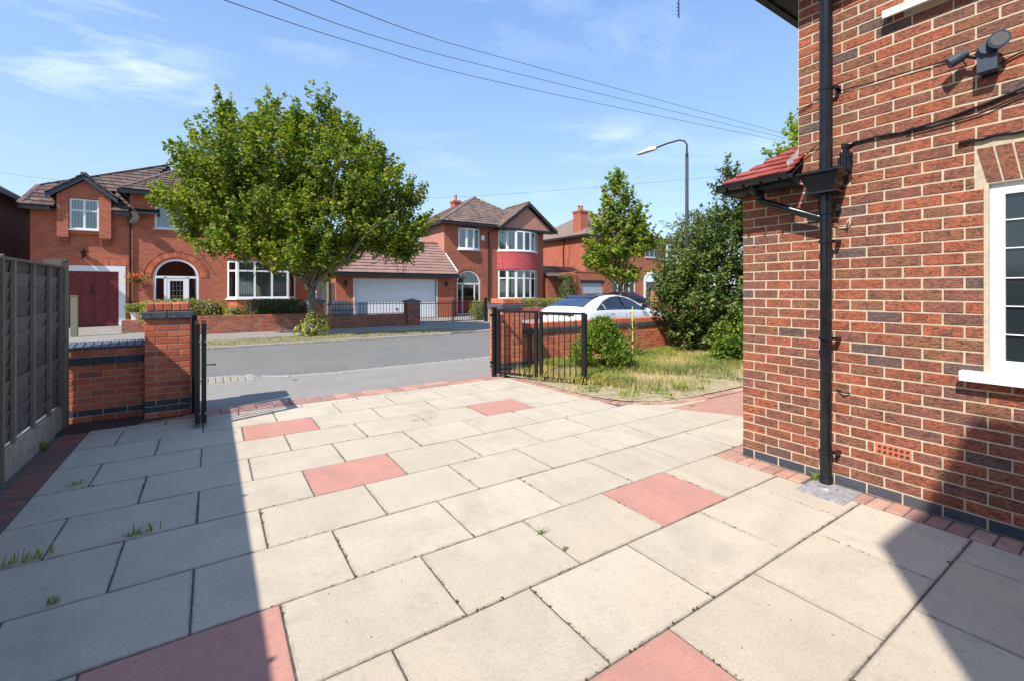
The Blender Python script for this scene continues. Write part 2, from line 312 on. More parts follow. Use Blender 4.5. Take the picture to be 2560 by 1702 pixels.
M['moss']=leaf_mat('moss',[(0,(.05,.045,.03)),(.6,(.09,.085,.04)),(1,(.10,.14,.04))],.1)
M['dead_leaf']=simple('dead_leaf',(.36,.22,.10),.8,vary=.4)
def glass_mat(name,tint,refl=.5,rough=.02):
    m,t,b=mat(name); t.nodes.remove(b); g=nd(t,'ShaderNodeBsdfGlossy',_Roughness=rough); g.inputs[0].default_value=(1,1,1,1)
    tr=nd(t,'ShaderNodeBsdfTransparent'); tr.inputs[0].default_value=(*tint,1)
    fr=nd(t,'ShaderNodeFresnel',_IOR=1.5); mr=mrange(t,fr.outputs[0],0,1,.05,1)
    mx_=nd(t,'ShaderNodeMixShader'); t.links.new(mr,mx_.inputs[0]); t.links.new(tr.outputs[0],mx_.inputs[1]); t.links.new(g.outputs[0],mx_.inputs[2])
    t.links.new(mx_.outputs[0],t.nodes['Material Output'].inputs[0]); return m
M['glass']=glass_mat('glass',(.75,.8,.8))
def dark_glass(name,col,rough=.06):
    m,t,b=mat(name); v=coords(t,world=True); b.inputs['Base Color'].default_value=(*col,1); b.inputs['Roughness'].default_value=rough; b.inputs['Specular IOR Level'].default_value=.8
    bump(t,b,noise(t,v,6,2),.05,.01); return m
M['obscure']=dark_glass('obscure',(.018,.026,.028),.12)
M['car_glass']=dark_glass('car_glass',(.01,.014,.018),.03)
M['roof_glass']=dark_glass('roof_glass',(.012,.03,.07),.05)
M['car_white']=simple('car_white',(.80,.80,.80),.25,vary=.02); M['car_white'].node_tree.nodes['Principled BSDF'].inputs['Coat Weight'].default_value=.6
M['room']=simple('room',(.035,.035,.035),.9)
def blind_mat():
    m,t,b=mat('blind'); v=coords(t,world=True); wv=nd(t,'ShaderNodeTexWave',wave_type='BANDS',bands_direction='X',_Scale=3.2,_Distortion=0.4); t.links.new(v,wv.inputs['Vector'])
    c=mixc(t,mrange(t,wv.outputs[1],.2,.8),(.40,.40,.38),(.80,.80,.77)); t.links.new(c,b.inputs['Base Color']); b.inputs['Roughness'].default_value=.9; return m
M['blind']=blind_mat()
M['curtain']=simple('curtain',(.60,.63,.64),.9,vary=.15,sc=6)
M['vein']=simple('vein',(.55,.60,.15),.7)
# ------------------------------------------------------------------ shared pieces
_pm={}
def piece_mesh(name,dx,dy,dz,m,ch=.004):
    k=(name,round(dx,3),round(dy,3),round(dz,3),m.name)
    if k in _pm: return _pm[k]
    x,y,z=dx/2,dy/2,dz/2; c=min(ch,x*.4,y*.4,z*.4); V=[];F=[]
    idx={}
    for sx in (-1,1):
        for sy in (-1,1):
            for sz in (-1,1):
                for ax in range(3):
                    p=[sx*(x-c),sy*(y-c),sz*(z-c)]; p[ax]=(sx*x,sy*y,sz*z)[ax]; idx[(sx,sy,sz,ax)]=len(V); V.append(p)
    S=(-1,1)
    def f(l,n):
        a,b_,c_=[Vector(V[i]) for i in l[:3]]
        if (b_-a).cross(c_-a).dot(Vector(n))<0: l=l[::-1]
        F.append(tuple(l))
    for s in S:
        f([idx[(s,-1,-1,0)],idx[(s,1,-1,0)],idx[(s,1,1,0)],idx[(s,-1,1,0)]],(s,0,0))
        f([idx[(-1,s,-1,1)],idx[(1,s,-1,1)],idx[(1,s,1,1)],idx[(-1,s,1,1)]],(0,s,0))
        f([idx[(-1,-1,s,2)],idx[(1,-1,s,2)],idx[(1,1,s,2)],idx[(-1,1,s,2)]],(0,0,s))
    for a in S:
        for b_ in S:
            f([idx[(a,b_,-1,0)],idx[(a,b_,1,0)],idx[(a,b_,1,1)],idx[(a,b_,-1,1)]],(a,b_,0))
            f([idx[(a,-1,b_,0)],idx[(a,1,b_,0)],idx[(a,1,b_,2)],idx[(a,-1,b_,2)]],(a,0,b_))
            f([idx[(-1,a,b_,1)],idx[(1,a,b_,1)],idx[(1,a,b_,2)],idx[(-1,a,b_,2)]],(0,a,b_))
            for c_ in S: f([idx[(a,b_,c_,0)],idx[(a,b_,c_,1)],idx[(a,b_,c_,2)]],(a,b_,c_))
    me=bpy.data.meshes.new(name); me.from_pydata(V,[],F); me.materials.append(m); me.update(); _pm[k]=me; return me
class Pieces:
    """collects alike pieces of one thing: nearest visible ones become parts, the rest one stuff part"""
    def __init__(s,name,parent,limit=300,frame=None): s.n=name; s.p=parent; s.l=limit; s.i=[]; s.fr=frame or Matrix()
    def box(s,x0,x1,y0,y1,z0,z1,m,ch=.004,jit=0,rot=None):
        dx,dy,dz=abs(x1-x0),abs(y1-y0),abs(z1-z0)
        if min(dx,dy,dz)<.004: return
        loc=Vector(((x0+x1)/2,(y0+y1)/2,(z0+z1)/2)); q=Matrix.Translation(loc)
        if rot is not None: q=q@rot
        elif jit: q=q@Matrix.Rotation(rng.gauss(0,jit),4,'X')@Matrix.Rotation(rng.gauss(0,jit),4,'Z')@Matrix.Rotation(rng.gauss(0,jit),4,'Y')
        s.i.append((piece_mesh(s.n,dx,dy,dz,m,ch),s.fr@q,m))
    def mesh(s,me,q,m): s.i.append((me,s.fr@q,m))
    def finish(s):
        def key(t):
            p=t[1].translation; u,v,Y=proj(p); vis=seen(p); return (0 if vis else 1, (p-Vector((0,0,1.55))).length)
        s.i.sort(key=key)
        for me,q,m in s.i[:s.l]:
            o=bpy.data.objects.new(s.n,me); o.matrix_local=q; link(o,s.p)
        rest=s.i[s.l:]
        if rest:
            mats=[]; V=[];F=[];MI=[];b=0
            for me,q,m in rest:
                if m not in mats: mats.append(m)
                n=len(me.vertices); a=np.empty(n*3); me.vertices.foreach_get('co',a); a=a.reshape(-1,3); A=np.array(q)
                V.append(a@A[:3,:3].T+A[:3,3]); mi=mats.index(m)
                for pl in me.polygons: F.append(tuple(b+i for i in pl.vertices)); MI.append(mi)
                b+=n
            me=bpy.data.meshes.new(s.n+'_field'); me.from_pydata(np.concatenate(V).tolist(),[],F)
            for m in mats: me.materials.append(m)
            me.polygons.foreach_set('material_index',MI); me.update()
            o=bpy.data.objects.new(s.n+'_field',me); o['kind']='stuff'; link(o,s.p)
def courses(P,x0,x1,z0,z1,y0,y1,mats,pitch=.225,ch=.075,joint=.01,holes=(),phase=0,jit=.004,alt=True):
    """stretcher-bond bricks filling x0..x1, z0..z1; mats(row,i) gives the material or None"""
    rows=int(round((z1-z0)/ch))
    for r in range(rows):
        za=z0+r*ch+joint*.5; zb=za+ch-joint; off=(pitch/2 if (r+phase)%2 else 0)
        x=x0-off if off else x0
        k=0
        while x<x1-.01:
            a=max(x,x0)+(joint*.5); b=min(x+pitch,x1)-joint*.5; x+=pitch; k+=1
            segs=[(a,b)]
            for (hx0,hx1,hz0,hz1) in holes:
                if zb>hz0+.01 and za<hz1-.01:
                    ns=[]
                    for (p,q) in segs:
                        if q<=hx0 or p>=hx1: ns.append((p,q)); continue
                        if p<hx0-.02: ns.append((p,hx0-.004))
                        if q>hx1+.02: ns.append((hx1+.004,q))
                    segs=ns
            for (p,q) in segs:
                if q-p<.02: continue
                m=mats(r,k)
                if m is None: continue
                dy=rng.uniform(-.002,.002); P.box(p,q,y0+dy,y1+dy,za,zb,m,jit=jit)
def leaves(name,pts,nrm,size,m,parent=None,aspect=1.6,fold=.25,sv=.2,kind=None,dirs=None):
    pts=np.asarray(pts,float); n=len(pts)
    nrm=np.asarray(nrm,float)+nr.normal(0,.01,(n,3)); nrm/=np.linalg.norm(nrm,axis=1)[:,None]
    d=nr.normal(0,1,(n,3)) if dirs is None else np.asarray(dirs,float)+nr.normal(0,.15,(n,3)); d-=nrm*(d*nrm).sum(1)[:,None]; d/=np.linalg.norm(d,axis=1)[:,None]; e=np.cross(nrm,d)
    L=(np.asarray(size)*np.exp(nr.normal(0,sv,n)))[:,None] if np.ndim(size)==0 else np.asarray(size)[:,None]; W=L/aspect
    a=pts-d*L*.5; c=pts+d*L*.5; b=pts-e*W*.5+nrm*fold*W+d*L*.05; f=pts+e*W*.5+nrm*fold*W+d*L*.05
    V=np.stack([a,b,c,f],1).reshape(-1,3)
    me=bpy.data.meshes.new(name); me.vertices.add(4*n); me.vertices.foreach_set('co',V.ravel())
    idx=np.arange(4*n).reshape(n,4); tri=np.stack([idx[:,0],idx[:,1],idx[:,2],idx[:,0],idx[:,2],idx[:,3]],1).ravel()
    me.loops.add(6*n); me.loops.foreach_set('vertex_index',tri); me.polygons.add(2*n)
    me.polygons.foreach_set('loop_start',np.arange(0,6*n,3))
    me.materials.append(m); me.update(calc_edges=True); me.validate()
    o=bpy.data.objects.new(name,me); link(o,parent)
    if kind: o['kind']=kind
    return o
def blades(name,base,h,m,parent=None,lean=.45,wd=.006,kind='stuff',dirs=None):
    base=np.asarray(base,float); n=len(base); h=np.asarray(h,float)*np.ones(n)
    az=nr.uniform(0,2*np.pi,n); ln=nr.uniform(.1,1,n)*lean; dx=np.stack([np.cos(az),np.sin(az),0*az],1); sd=np.stack([-np.sin(az),np.cos(az),0*az],1)
    w_=wd*nr.uniform(.6,1.5,n); H=h[:,None]; up=np.array([0,0,1.])
    p1=base+up*H*.55+dx*(ln*h*.3)[:,None]; p2=base+up*H*(1-.35*ln[:,None])+dx*(ln*h*1.0)[:,None]
    V=np.stack([base-sd*w_[:,None],base+sd*w_[:,None],p1-sd*w_[:,None]*.8,p1+sd*w_[:,None]*.8,p2],1).reshape(-1,3)
    i=np.arange(n)*5
    F=np.concatenate([np.stack([i,i+1,i+3],1),np.stack([i,i+3,i+2],1),np.stack([i+2,i+3,i+4],1)])
    me=bpy.data.meshes.new(name); me.from_pydata(V.tolist(),[],F.tolist()); me.materials.append(m); me.update()
    o=bpy.data.objects.new(name,me); link(o,parent)
    if kind: o['kind']=kind
    return o
# ------------------------------------------------------------------ the ground
def sheet(name,x0,x1,y0,y1,z,m,th=.0):
    o=part(name,m,None,lambda b: b.quad((x0,y0,z),(x1,y0,z),(x1,y1,z),(x0,y1,z))); return tag(o,kind='structure')
sheet('ground',-300,400,-200,450,-.16,M['land'])
ROAD=-.055
def slab_box(name,x0,x1,y0,y1,z0,z1,m,kind='structure'):
    o=part(name,m,None,lambda b: b.box(x0,x1,y0,y1,z0,z1)); 
    return tag(o,kind=kind)
def curve_edge(x):      # near kerb, bending down at the dropped crossing
    return 9.2 if x>1.0 else 9.2+min(.45,(1.0-x)*.45)
def poly_slab(name,poly,z0,z1,m):
    o=part(name,m,None,lambda b:b.prism(poly,z0,z1)); return tag(o,kind='structure')
kx=[-60,-2,0.25,.7,1.2,2,4,8,60]
ky=[9.72,9.72,9.66,9.35,9.08,8.98,9.0,9.3,9.3]
poly_slab('pavement',[(-60,7.1),(60,7.1)]+[(a,b) for a,b in zip(kx[::-1],ky[::-1])],-.15,-.004,M['pavement'])
kerbP=empty('kerb'); tag(kerbP,kind='structure')
KB=Pieces('kerbstone',kerbP,300)
def kerbline(xs,ys,wd,top,sgn):
    for i in range(len(xs)-1):
        a=Vector((xs[i],ys[i],0)); b=Vector((xs[i+1],ys[i+1],0)); L=(b-a).length; n=max(1,int(L/.9)); ang=math.atan2(b.y-a.y,b.x-a.x)
        for k in range(n):
            c=a.lerp(b,(k+.5)/n); 
            if not (-14<c.x<45): continue
            q=Matrix.Translation((c.x,c.y+sgn*wd*.5,top-.09))@Matrix.Rotation(ang,4,'Z'); KB.mesh(piece_mesh('kerbstone',L/n-.006,wd,.18,M['kerb'],.012),q,M['kerb'])
kerbline([-12,-2,0.25],[9.72,9.72,9.66],.13,.0,1); kerbline([.25,.7,1.2,2,4,8],[9.66,9.35,9.08,8.98,9.0,9.3],.13,.004,1)
kerbline([8,40],[9.3,9.3],.13,0.0,1)
kerbline([-12,7.3],[14.95,14.9],.14,.0,1); kerbline([7.3,14],[14.9,14.9],.14,-.06,1); kerbline([14,44],[14.9,14.9],.14,.0,1)
KB.finish()
sheet('road',-120,150,7.5,15.5,ROAD,M['asphalt'])
slab_box('far_verge',-60,8.2,15.05,16.9,-.15,.0,M['verge'])
slab_box('far_crossing',8.2,13.6,15.05,16.9,-.15,-.012,M['pave_old'])
slab_box('far_verge',13.6,60,15.05,16.9,-.15,.0,M['verge'])
slab_box('far_pavement',-60,60,16.9,19.35,-.15,.004,M['pave_old'])
slab_box('far_gardens',-60,60,19.35,60,-.15,-.01,M['pave_old'])
# near verge of stone setts beside the crossing
vb=empty('near_verge'); tag(vb,kind='structure')
VS=Pieces('sett',vb,120)
for i in range(26):
    for j in range(5): VS.box(-2.35+i*.11,-2.35+i*.11+.1,9.1+j*.11,9.1+j*.11+.1,-.06,.014+rng.uniform(-.006,.006),M['sett_beige'],.012)
VS.box(.52,.64,9.08,9.66,-.08,.012,M['kerb'],.01)
VS.finish()
# driveway ------------------------------------------------------------
drive=empty('driveway'); tag(drive,kind='structure')
part('bedding',M['joint'],drive,lambda b:b.prism([(-1.43,-6),(7.5,-6),(7.5,4.2),(4.4,4.9),(4.4,7.1),(-1.43,7.1)],-.12,-.007))
S0,T0,HL,W=1.0183,1.9143,.36739,.58358
SL=Pieces('slab',drive,300)
pink={(0,4),(3,-1),(5,5),(6,-2),(-2,0),(0,-4)}
J=.0045
for j in range(-14,9):
    ya=T0+j*W; yb=ya+W
    i0=-8 if j%2==0 else -9
    for i in range(i0,20,2):
        xa=S0+i*HL; xb=xa+2*HL
        cx_,cy_=(xa+xb)/2,(ya+yb)/2
        lim=3.955 if yb<2.45 else (5.9 if cy_<4.1 else 4.55)
        if 2.0<yb<2.6 : lim=3.955 if ya<2.3 else lim
        xa2=max(xa,-1.13); xb2=min(xb,lim); yb2=min(yb,6.76)
        if xb2-xa2<.05 or yb2-ya<.05: continue
        m=M['slab_pink'] if (j,i) in pink else M['slab_cream']
        dz=rng.uniform(-.0015,.0015)
        q=Matrix.Translation(((xa2+xb2)/2,(ya+yb2)/2,-.025+dz))@Matrix.Rotation(rng.gauss(0,.0012),4,'X')@Matrix.Rotation(rng.gauss(0,.0012),4,'Y')
        SL.mesh(piece_mesh('slab',xb2-xa2-2*J,yb2-ya-2*J,.05,m,.004),q,m)
SL.finish()
ST=Pieces('sett',drive,300)
def sett_run(p,q,wd,m,step=.105,z=.003,rows=1,side=1,skip=None):
    p=Vector((*p,0)); q=Vector((*q,0)); L=(q-p).length; n=max(1,round(L/step)); d=(q-p)/L; nrmv=Vector((-d.y,d.x,0))*side; ang=math.atan2(d.y,d.x)
    for r in range(rows):
        for k in range(n):
            c=p+d*(L*(k+.5)/n)+nrmv*(wd*(r+.5)); 
            if skip and skip(c): continue
            ST.mesh(piece_mesh('sett',L/n-.008,wd-.008,.06,m,.006),Matrix.Translation((c.x,c.y,z-.03+rng.uniform(-.002,.002)))@Matrix.Rotation(ang+rng.gauss(0,.012),4,'Z'),m)
sett_run((-.72,6.77),(4.36,6.77),.165,M['sett_red'],.2,rows=2)          # two rows along the pavement
edge=[(4.36,6.72),(4.37,6.4),(4.43,5.97),(4.44,5.41),(4.47,4.9),(4.55,4.55),(4.7,4.26),(4.96,4.04),(5.27,3.9),(5.6,3.85),(6.2,3.84),(7.3,3.84)]
for a,b in zip(edge[:-1],edge[1:]): sett_run(a,b,.15,M['sett_red'],.11,z=.006)
sett_run((3.965,-3),(3.965,2.49),.2,M['sett_red'],.108,side=-1,skip=lambda c: 1.38<c.y<1.70)
sett_run((4.17,2.35),(4.75,2.35),.14,M['sett_red'],.105)
sett_run((-1.14,1.0),(-1.14,6.7),.205,M['sett_dark'],.105,side=1,z=-.001)
ST.finish()
# red concrete path beyond the lean-to
po=poly_slab('path',[(5.75,2.6),(9,2.6),(9,3.80),(5.05,3.80)],-.05,.005,M['sett_red'])
poly_slab('soil_strip',[(-1.43,6.72),(-.72,6.78),(-.2,6.98),(-.2,7.2),(-1.43,7.25)],-.05,.006,M['soil_dark'])
# garden bed ----------------------------------------------------------
def bed():
    m=MB(); nx,ny=48,26
    ed=[(4.50,6.97),(4.53,6.4),(4.58,5.95),(4.59,5.4),(4.62,4.95),(4.7,4.65),(4.82,4.4),(5.03,4.2),(5.3,4.06),(5.6,4.0),(6.2,3.99),(40,3.99)]
    # strips in y; left border follows the curve
    def leftx(y):
        if y>=6.97: return 4.50
        for (xa,ya),(xb,yb) in zip(ed[:-1],ed[1:]):
            if yb<=y<=ya and ya>yb: return xa+(xb-xa)*(ya-y)/(ya-yb)
        return 6.2
    V=[];F=[]
    for j in range(ny+1):
        y=3.99+(7.42-3.99)*j/ny; lx=leftx(y) if j>0 else 5.9
        for i in range(nx+1):
            s=i/nx; x=lx+(22-lx)*s**1.9; e=min(1,(x-lx)/1.5,(y-3.99)/.35+.15); V.append((x,y,.008+.055*max(0,e)+.018*math.sin(x*5.1+y*3)*math.sin(y*7.3-x)*max(0,e)))
    for j in range(ny):
        for i in range(nx): a=j*(nx+1)+i; F.append((a,a+1,a+nx+2,a+nx+1))
    m.v=V;m.f=F;m.m=[0]*len(F); o=m.build('garden_soil',M['bed'],None,smooth=True); tag(o,kind='structure')
bed()
# ------------------------------------------------------------------ near brick house (right)
house=empty('brick_house',(0,0,0),'multi-coloured brick house at the right edge with black downpipe and leaded windows','house')
FR=Matrix.Translation((4.173,2.335,0))@Matrix.Rotation(R(-90),4,'Z')   # x along wall toward the camera, y into the wall
ch=.082; pitch=.2156
WH=(1.615,2.95,1.03,2.24); UW=(1.195,2.6,3.60,4.6)
def wall_holes(b,x0,x1,z0,z1,holes,y=0,rev=.12,back=None):
    xs=sorted({x0,x1,*[h[0] for h in holes],*[h[1] for h in holes]}); zs=sorted({z0,z1,*[h[2] for h in holes],*[h[3] for h in holes]})
    xs=[x for x in xs if x0<=x<=x1]; zs=[z for z in zs if z0<=z<=z1]
    for i in range(len(xs)-1):
        for k in range(len(zs)-1):
            cx=(xs[i]+xs[i+1])/2; cz=(zs[k]+zs[k+1])/2
            if any(h[0]<cx<h[1] and h[2]<cz<h[3] for h in holes): continue
            b.quad((xs[i],y,zs[k]),(xs[i+1],y,zs[k]),(xs[i+1],y,zs[k+1]),(xs[i],y,zs[k+1]))
    for h in holes:
        a,c,e,f=h[:4]
        b.quad((a,y,e),(a,y,f),(a,y+rev,f),(a,y+rev,e)); b.quad((c,y,f),(c,y,e),(c,y+rev,e),(c,y+rev,f))
        b.quad((a,y,f),(c,y,f),(c,y+rev,f),(a,y+rev,f)); b.quad((c,y,e),(a,y,e),(a,y+rev,e),(c,y+rev,e))
def core(b):
    b.M=FR
    wall_holes(b,.006,.485,0,2.55,[],y=.004)
    wall_holes(b,.485,10,0,4.25,[WH,UW],y=.004,rev=.13)
    b.quad((1.5,.007,2.235),(3.1,.007,2.235),(3.1,.007,2.5),(1.5,.007,2.5))
    b.quad((.006,3,0),(.006,.004,0),(.006,.004,2.55),(.006,3,2.55))      # end of the lean-to
    b.quad((.49,6,2.4),(.49,.004,2.4),(.49,.004,4.25),(.49,6,4.25))      # end of the upper storey
part('mortar',M['mortar'],house,core)
B=Pieces('brick',house,300,FR)
mm_=M['brick_multi']
def mf(r,k): return M['brick_blue'] if r==0 else mm_
vent=(1.02,1.24,4*ch,5*ch)
courses(B,0,4.6,0,30*ch,0,.1,mf,pitch,ch,.0095,holes=[WH,(1.56,3.0,2.24,2.48),vent],phase=1)
courses(B,.485,4.6,30*ch,52*ch,0,.1,lambda r,k:mm_,pitch,ch,.0095,holes=[(1.56,3.0,2.24,2.48),(UW[0]+.0,UW[1],UW[2]-.06,UW[3])],phase=1)
# end walls' quoins (thin returns)
for r in range(31): B.box(.0,.1,.104,.104+(.11 if r%2 else .21),r*ch+.006,(r+1)*ch-.006,mm_ if r else M['brick_blue'])
# soldier arch over the window
for k in range(18):
    xb0=1.615+k*.078; xb1=xb0+.066; fan=lambda x:(x-2.28)*.07
    me=MB(); me.prismy([(xb0+fan(xb0)*0,2.252),(xb1,2.252),(xb1+fan(xb1),2.475),(xb0+fan(xb0),2.475)],0,.08)
    cx=(xb0+xb1)/2; V=[(x-cx,y,z-2.36) for x,y,z in me.v]; mesh=bpy.data.meshes.new('brick'); mesh.from_pydata(V,[],me.f); mesh.materials.append(M['brick_arch']); mesh.update()
    B.mesh(mesh,Matrix.Translation((cx,-.002,2.36)),M['brick_arch'])
B.finish()
# windows -------------------------------------------------------------
def window(parent,fr,x0,x1,z0,z1,cols,transom=None,fw=.05,y=.06,frame=None,glass=None,back='blind',depth=.05,sill=True,bars=None,sub=None,arch=False,inset=.12):
    """frame (part) with panes and a blind behind as sub-parts, in the wall frame fr"""
    frame=frame or M['white']; glass=glass or M['glass']
    b=MB(); rad=(x1-x0)/2; xc=(x0+x1)/2; zs=z1-rad if arch else z1
    def rect(a,c,e,f,yy=y,dd=depth): b.box(a,c,yy,yy+dd,e,f)
    rect(x0,x0+fw,z0,zs); rect(x1-fw,x1,z0,zs); rect(x0+fw,x1-fw,z0,z0+fw)
    if not arch: rect(x0+fw,x1-fw,z1-fw,z1)
    else:
        n=16
        for k in range(n):
            a0=math.pi*k/n; a1=math.pi*(k+1)/n
            p=[(xc+r_*math.cos(t_),zs+r_*math.sin(t_)) for r_,t_ in ((rad,a0),(rad,a1),(rad-fw,a1),(rad-fw,a0))]
            b.prismy(p[::-1],y,y+depth)
    bounds=[x0+fw]+[x0+(x1-x0)*k/cols for k in range(1,cols)]+[x1-fw]
    if sub: bounds=[x0+fw]+list(sub)+[x1-fw]
    zt=zs if arch else z1-fw
    for xm in bounds[1:-1]: rect(xm-fw*.55,xm+fw*.55,z0+fw,zt)
    levels=[z0+fw,zt]
    if transom:
        for i in range(len(bounds)-1):
            a=bounds[i]+(fw*.55 if i else 0); c=bounds[i+1]-(fw*.55 if i<len(bounds)-2 else 0)
            rect(a,c,transom-fw*.45,transom+fw*.45)
        levels=[z0+fw,transom,zt]
    if arch: rect(x0+fw,x1-fw,zs-fw*.6,zs+fw*.6)
    wo=b.build('window',frame,parent); wo.matrix_local=fr
    for i in range(len(bounds)-1):
        for k in range(len(levels)-1):
            p=MB(); p.box(bounds[i],bounds[i+1],y+.02,y+.026,levels[k],levels[k+1]); p.build('pane',glass,wo)
    if arch:
        p=MB(); n=16; p.prismy([(xc+(rad-fw*.5)*math.cos(math.pi*k/n),zs+(rad-fw*.5)*math.sin(math.pi*k/n)) for k in range(n+1)][::-1],y+.02,y+.026); p.build('pane',glass,wo)
    if back:
        w_=x1-x0; p=MB()
        if back=='blind': 
            p.box(x0,x1,inset+.05,inset+.055,z0,zt); p.build('blind',M['blind'],wo)
        elif back=='curtain':
            for (a,c) in ((x0,x0+w_*.3),(x1-w_*.3,x1)): p.box(a,c,inset+.05,inset+.06,z0,zt)
            p.build('curtain',M['curtain'],wo)
            p=MB(); p.box(x0,x1,.5,.52,z0-.05,z1+.02); p.build('room',M['room'],wo)
        else: 
            p.box(x0-.02,x1+.02,.35,.37,z0-.05,z1+.02); p.build('room',M['room'],wo)
    if sill:
        s_=MB(); s_.box(x0-.05,x1+.05,-.07,y+.02,z0-.045,z0-.001); s_.build('sill',M['white'],wo)
    return wo
# ground floor window of the near house, leaded bars
wo=window(house,FR,1.615,2.95,1.03,2.24,2,None,.075,.03,back=None,glass=M['obscure'],sill=False,depth=.07)
bb=MB()
for z in (2.0,1.82,1.63,1.45,1.27): bb.box(1.69,2.88,.036,.05,z-.0035,z+.0035)
for x in (1.95,2.22,2.36,2.62): bb.box(x-.004,x+.004,.0365,.0485,1.1,2.17)
bb.build('lead_bar',M['white'],wo)
part('sill',M['white'],wo,lambda b:(b.box(1.50,3.06,-.09,.1,.985,1.028),b.box(1.50,3.06,-.09,-.075,.965,.985)))
part('window_edge',M['mortar'],wo,lambda b:b.box(1.60,1.622,-.004,.05,1.03,2.24))
wu=window(house,FR,1.195,2.6,3.60,4.6,2,None,.075,.03,back=None,glass=M['obscure'],sill=False,depth=.07)
part('sill',M['white'],wu,lambda b:(b.box(1.09,2.7,-.08,.1,3.572,3.598),b.box(1.09,2.7,-.08,-.07,3.545,3.572)))
# air brick
def ventf(b):
    b.M=FR; b.box(vent[0]+.005,vent[1]-.005,.0,.05,vent[2]+.004,vent[3]-.004)
vo=part('air_brick',M['vent_red'],house,ventf)
def vh(b):
    b.M=FR
    for k in range(6):
        for r in range(2): b.tube([(vent[0]+.03+k*.033,-.0015,vent[2]+.022+r*.036),(vent[0]+.03+k*.033,.01,vent[2]+.022+r*.036)],.0105,10)
part('vent_hole',M['room'],vo,vh)
# downpipe
def dp(b):
    b.tube([(4.085,1.605,2.4),(4.085,1.605,4.3)],.045,16); b.tube([(4.085,1.605,.0),(4.085,1.605,2.36)],.040,16)
    b.tube([(4.085,1.605,2.16),(4.085,1.605,2.30)],.048,16); b.tube([(4.085,1.605,.0),(4.085,1.605,.07)],.047,16)
pipe=part('downpipe',M['black_gloss'],house,dp); smooth_angle(pipe)
def hop(b):
    b.prism([(3.99,1.50),(4.168,1.50),(4.168,1.71),(3.99,1.71)],2.32,2.335)
    V=[(4.0,1.53,2.33),(4.168,1.53,2.33),(4.168,1.69,2.33),(4.0,1.69,2.33),(3.95,1.47,2.475),(4.168,1.47,2.475),(4.168,1.75,2.475),(3.95,1.75,2.475)]
    b.add(V,[(0,3,2,1),(4,5,6,7),(0,1,5,4),(1,2,6,5),(2,3,7,6),(3,0,4,7)])
    b.box(3.94,4.17,1.46,1.76,2.475,2.49)
part('hopper',M['black_gloss'],pipe,hop)
def clips(b):
    for z in (3.16,2.22,2.19,1.94,1.17,.27):
        b.tube([(4.085,1.605,z-.012),(4.085,1.605,z+.012)],.05,16); b.box(4.10,4.172,1.53,1.56,z-.012,z+.012)
part('pipe_clip',M['black_gloss'],pipe,clips)
def stubs(b):
    for (y,z,r) in ((1.50,2.60,.018),(1.485,2.66,.02),(1.46,2.58,.02),(1.52,2.56,.014)):
        b.tube([(4.12,y,2.48),(4.12,y,z)],r,10); b.tube([(4.12,y,z),(4.12,y,z+.03)],r*1.35,10)
part('cable_gland',M['black_gloss'],pipe,stubs)
eb=part('branch_pipe',M['black_gloss'],pipe,lambda b:(b.tube([(4.02,2.10,2.46),(4.02,2.10,2.36),(4.04,2.07,2.325),(4.075,1.66,2.14),(4.085,1.6,2.12)],.032,14),b.tube([(4.02,2.10,2.36),(4.02,2.10,2.42)],.038,14)),smooth=True)
# gully plate at the foot
def plate(b):
    b.box(3.79,4.14,1.38,1.70,-.01,.009); b.box(3.81,3.94,1.40,1.50,.009,.014)
    b.tube([(4.03,1.58,.009),(4.03,1.58,.02)],.075,18)
tag(part('gully_plate',M['alu_plate'],None,plate),'silvery metal gully plate on the slabs round the foot of the black downpipe','drain cover')
# lean-to roof: hipped, small red tiles
lr=MB()
lr.quad((3.95,1.80,2.497),(3.95,2.36,2.497),(4.51,1.80,2.497+.7*.56)); lr.quad((3.95,2.36,2.497),(8,2.36,2.497),(8,1.86,2.845),(4.45,1.86,2.845))
roof=lr.build('roof',M['black_fascia'],house)
TP=Pieces('tile',roof,200)
pa=math.atan(.70); g_=.1/1.0
for r in range(6):
    u0=r*.1; x=3.925+u0*math.cos(pa); z=2.515+u0*math.sin(pa); yend=2.365-(x-3.93)
    y=1.80+(0 if r%2 else -.08)
    while y<yend+.02:
        a=max(y,1.80); b_=min(y+.165,yend+.03); y+=.167
        if b_-a<.03: continue
        L=.125; q=Matrix.Translation((x+L/2*math.cos(pa)-.01,(a+b_)/2,z+L/2*math.sin(pa)+.004+rng.uniform(-.002,.003)))@Matrix.Rotation(-(pa-.17)+rng.gauss(0,.012),4,'Y')
        TP.mesh(piece_mesh('tile',L,b_-a-.006,.016,M['tile_red'],.003),q,M['tile_red'])
TP.finish()
part('hip_cap',M['tile_red'],roof,lambda b:b.tube([(3.95,2.37,2.52),(4.49,1.84,2.90)],.028,6))
part('flashing',M['lead'],roof,lambda b:b.prism([(4.0,1.79),(4.66,1.79),(4.66,1.845),(4.0,1.845)],2.56,2.565) if False else b.add([(3.98,1.835,2.56),(4.66,1.835,3.03),(4.66,1.855,3.08),(3.98,1.855,2.62)],[(0,1,2,3)]))
def soff(b):
    b.box(3.95,4.169,1.80,2.355,2.425,2.44); b.box(3.93,3.95,1.80,2.375,2.42,2.51); b.box(3.95,8,2.355,2.375,2.42,2.51)
part('soffit',M['black_fascia'],house,soff)
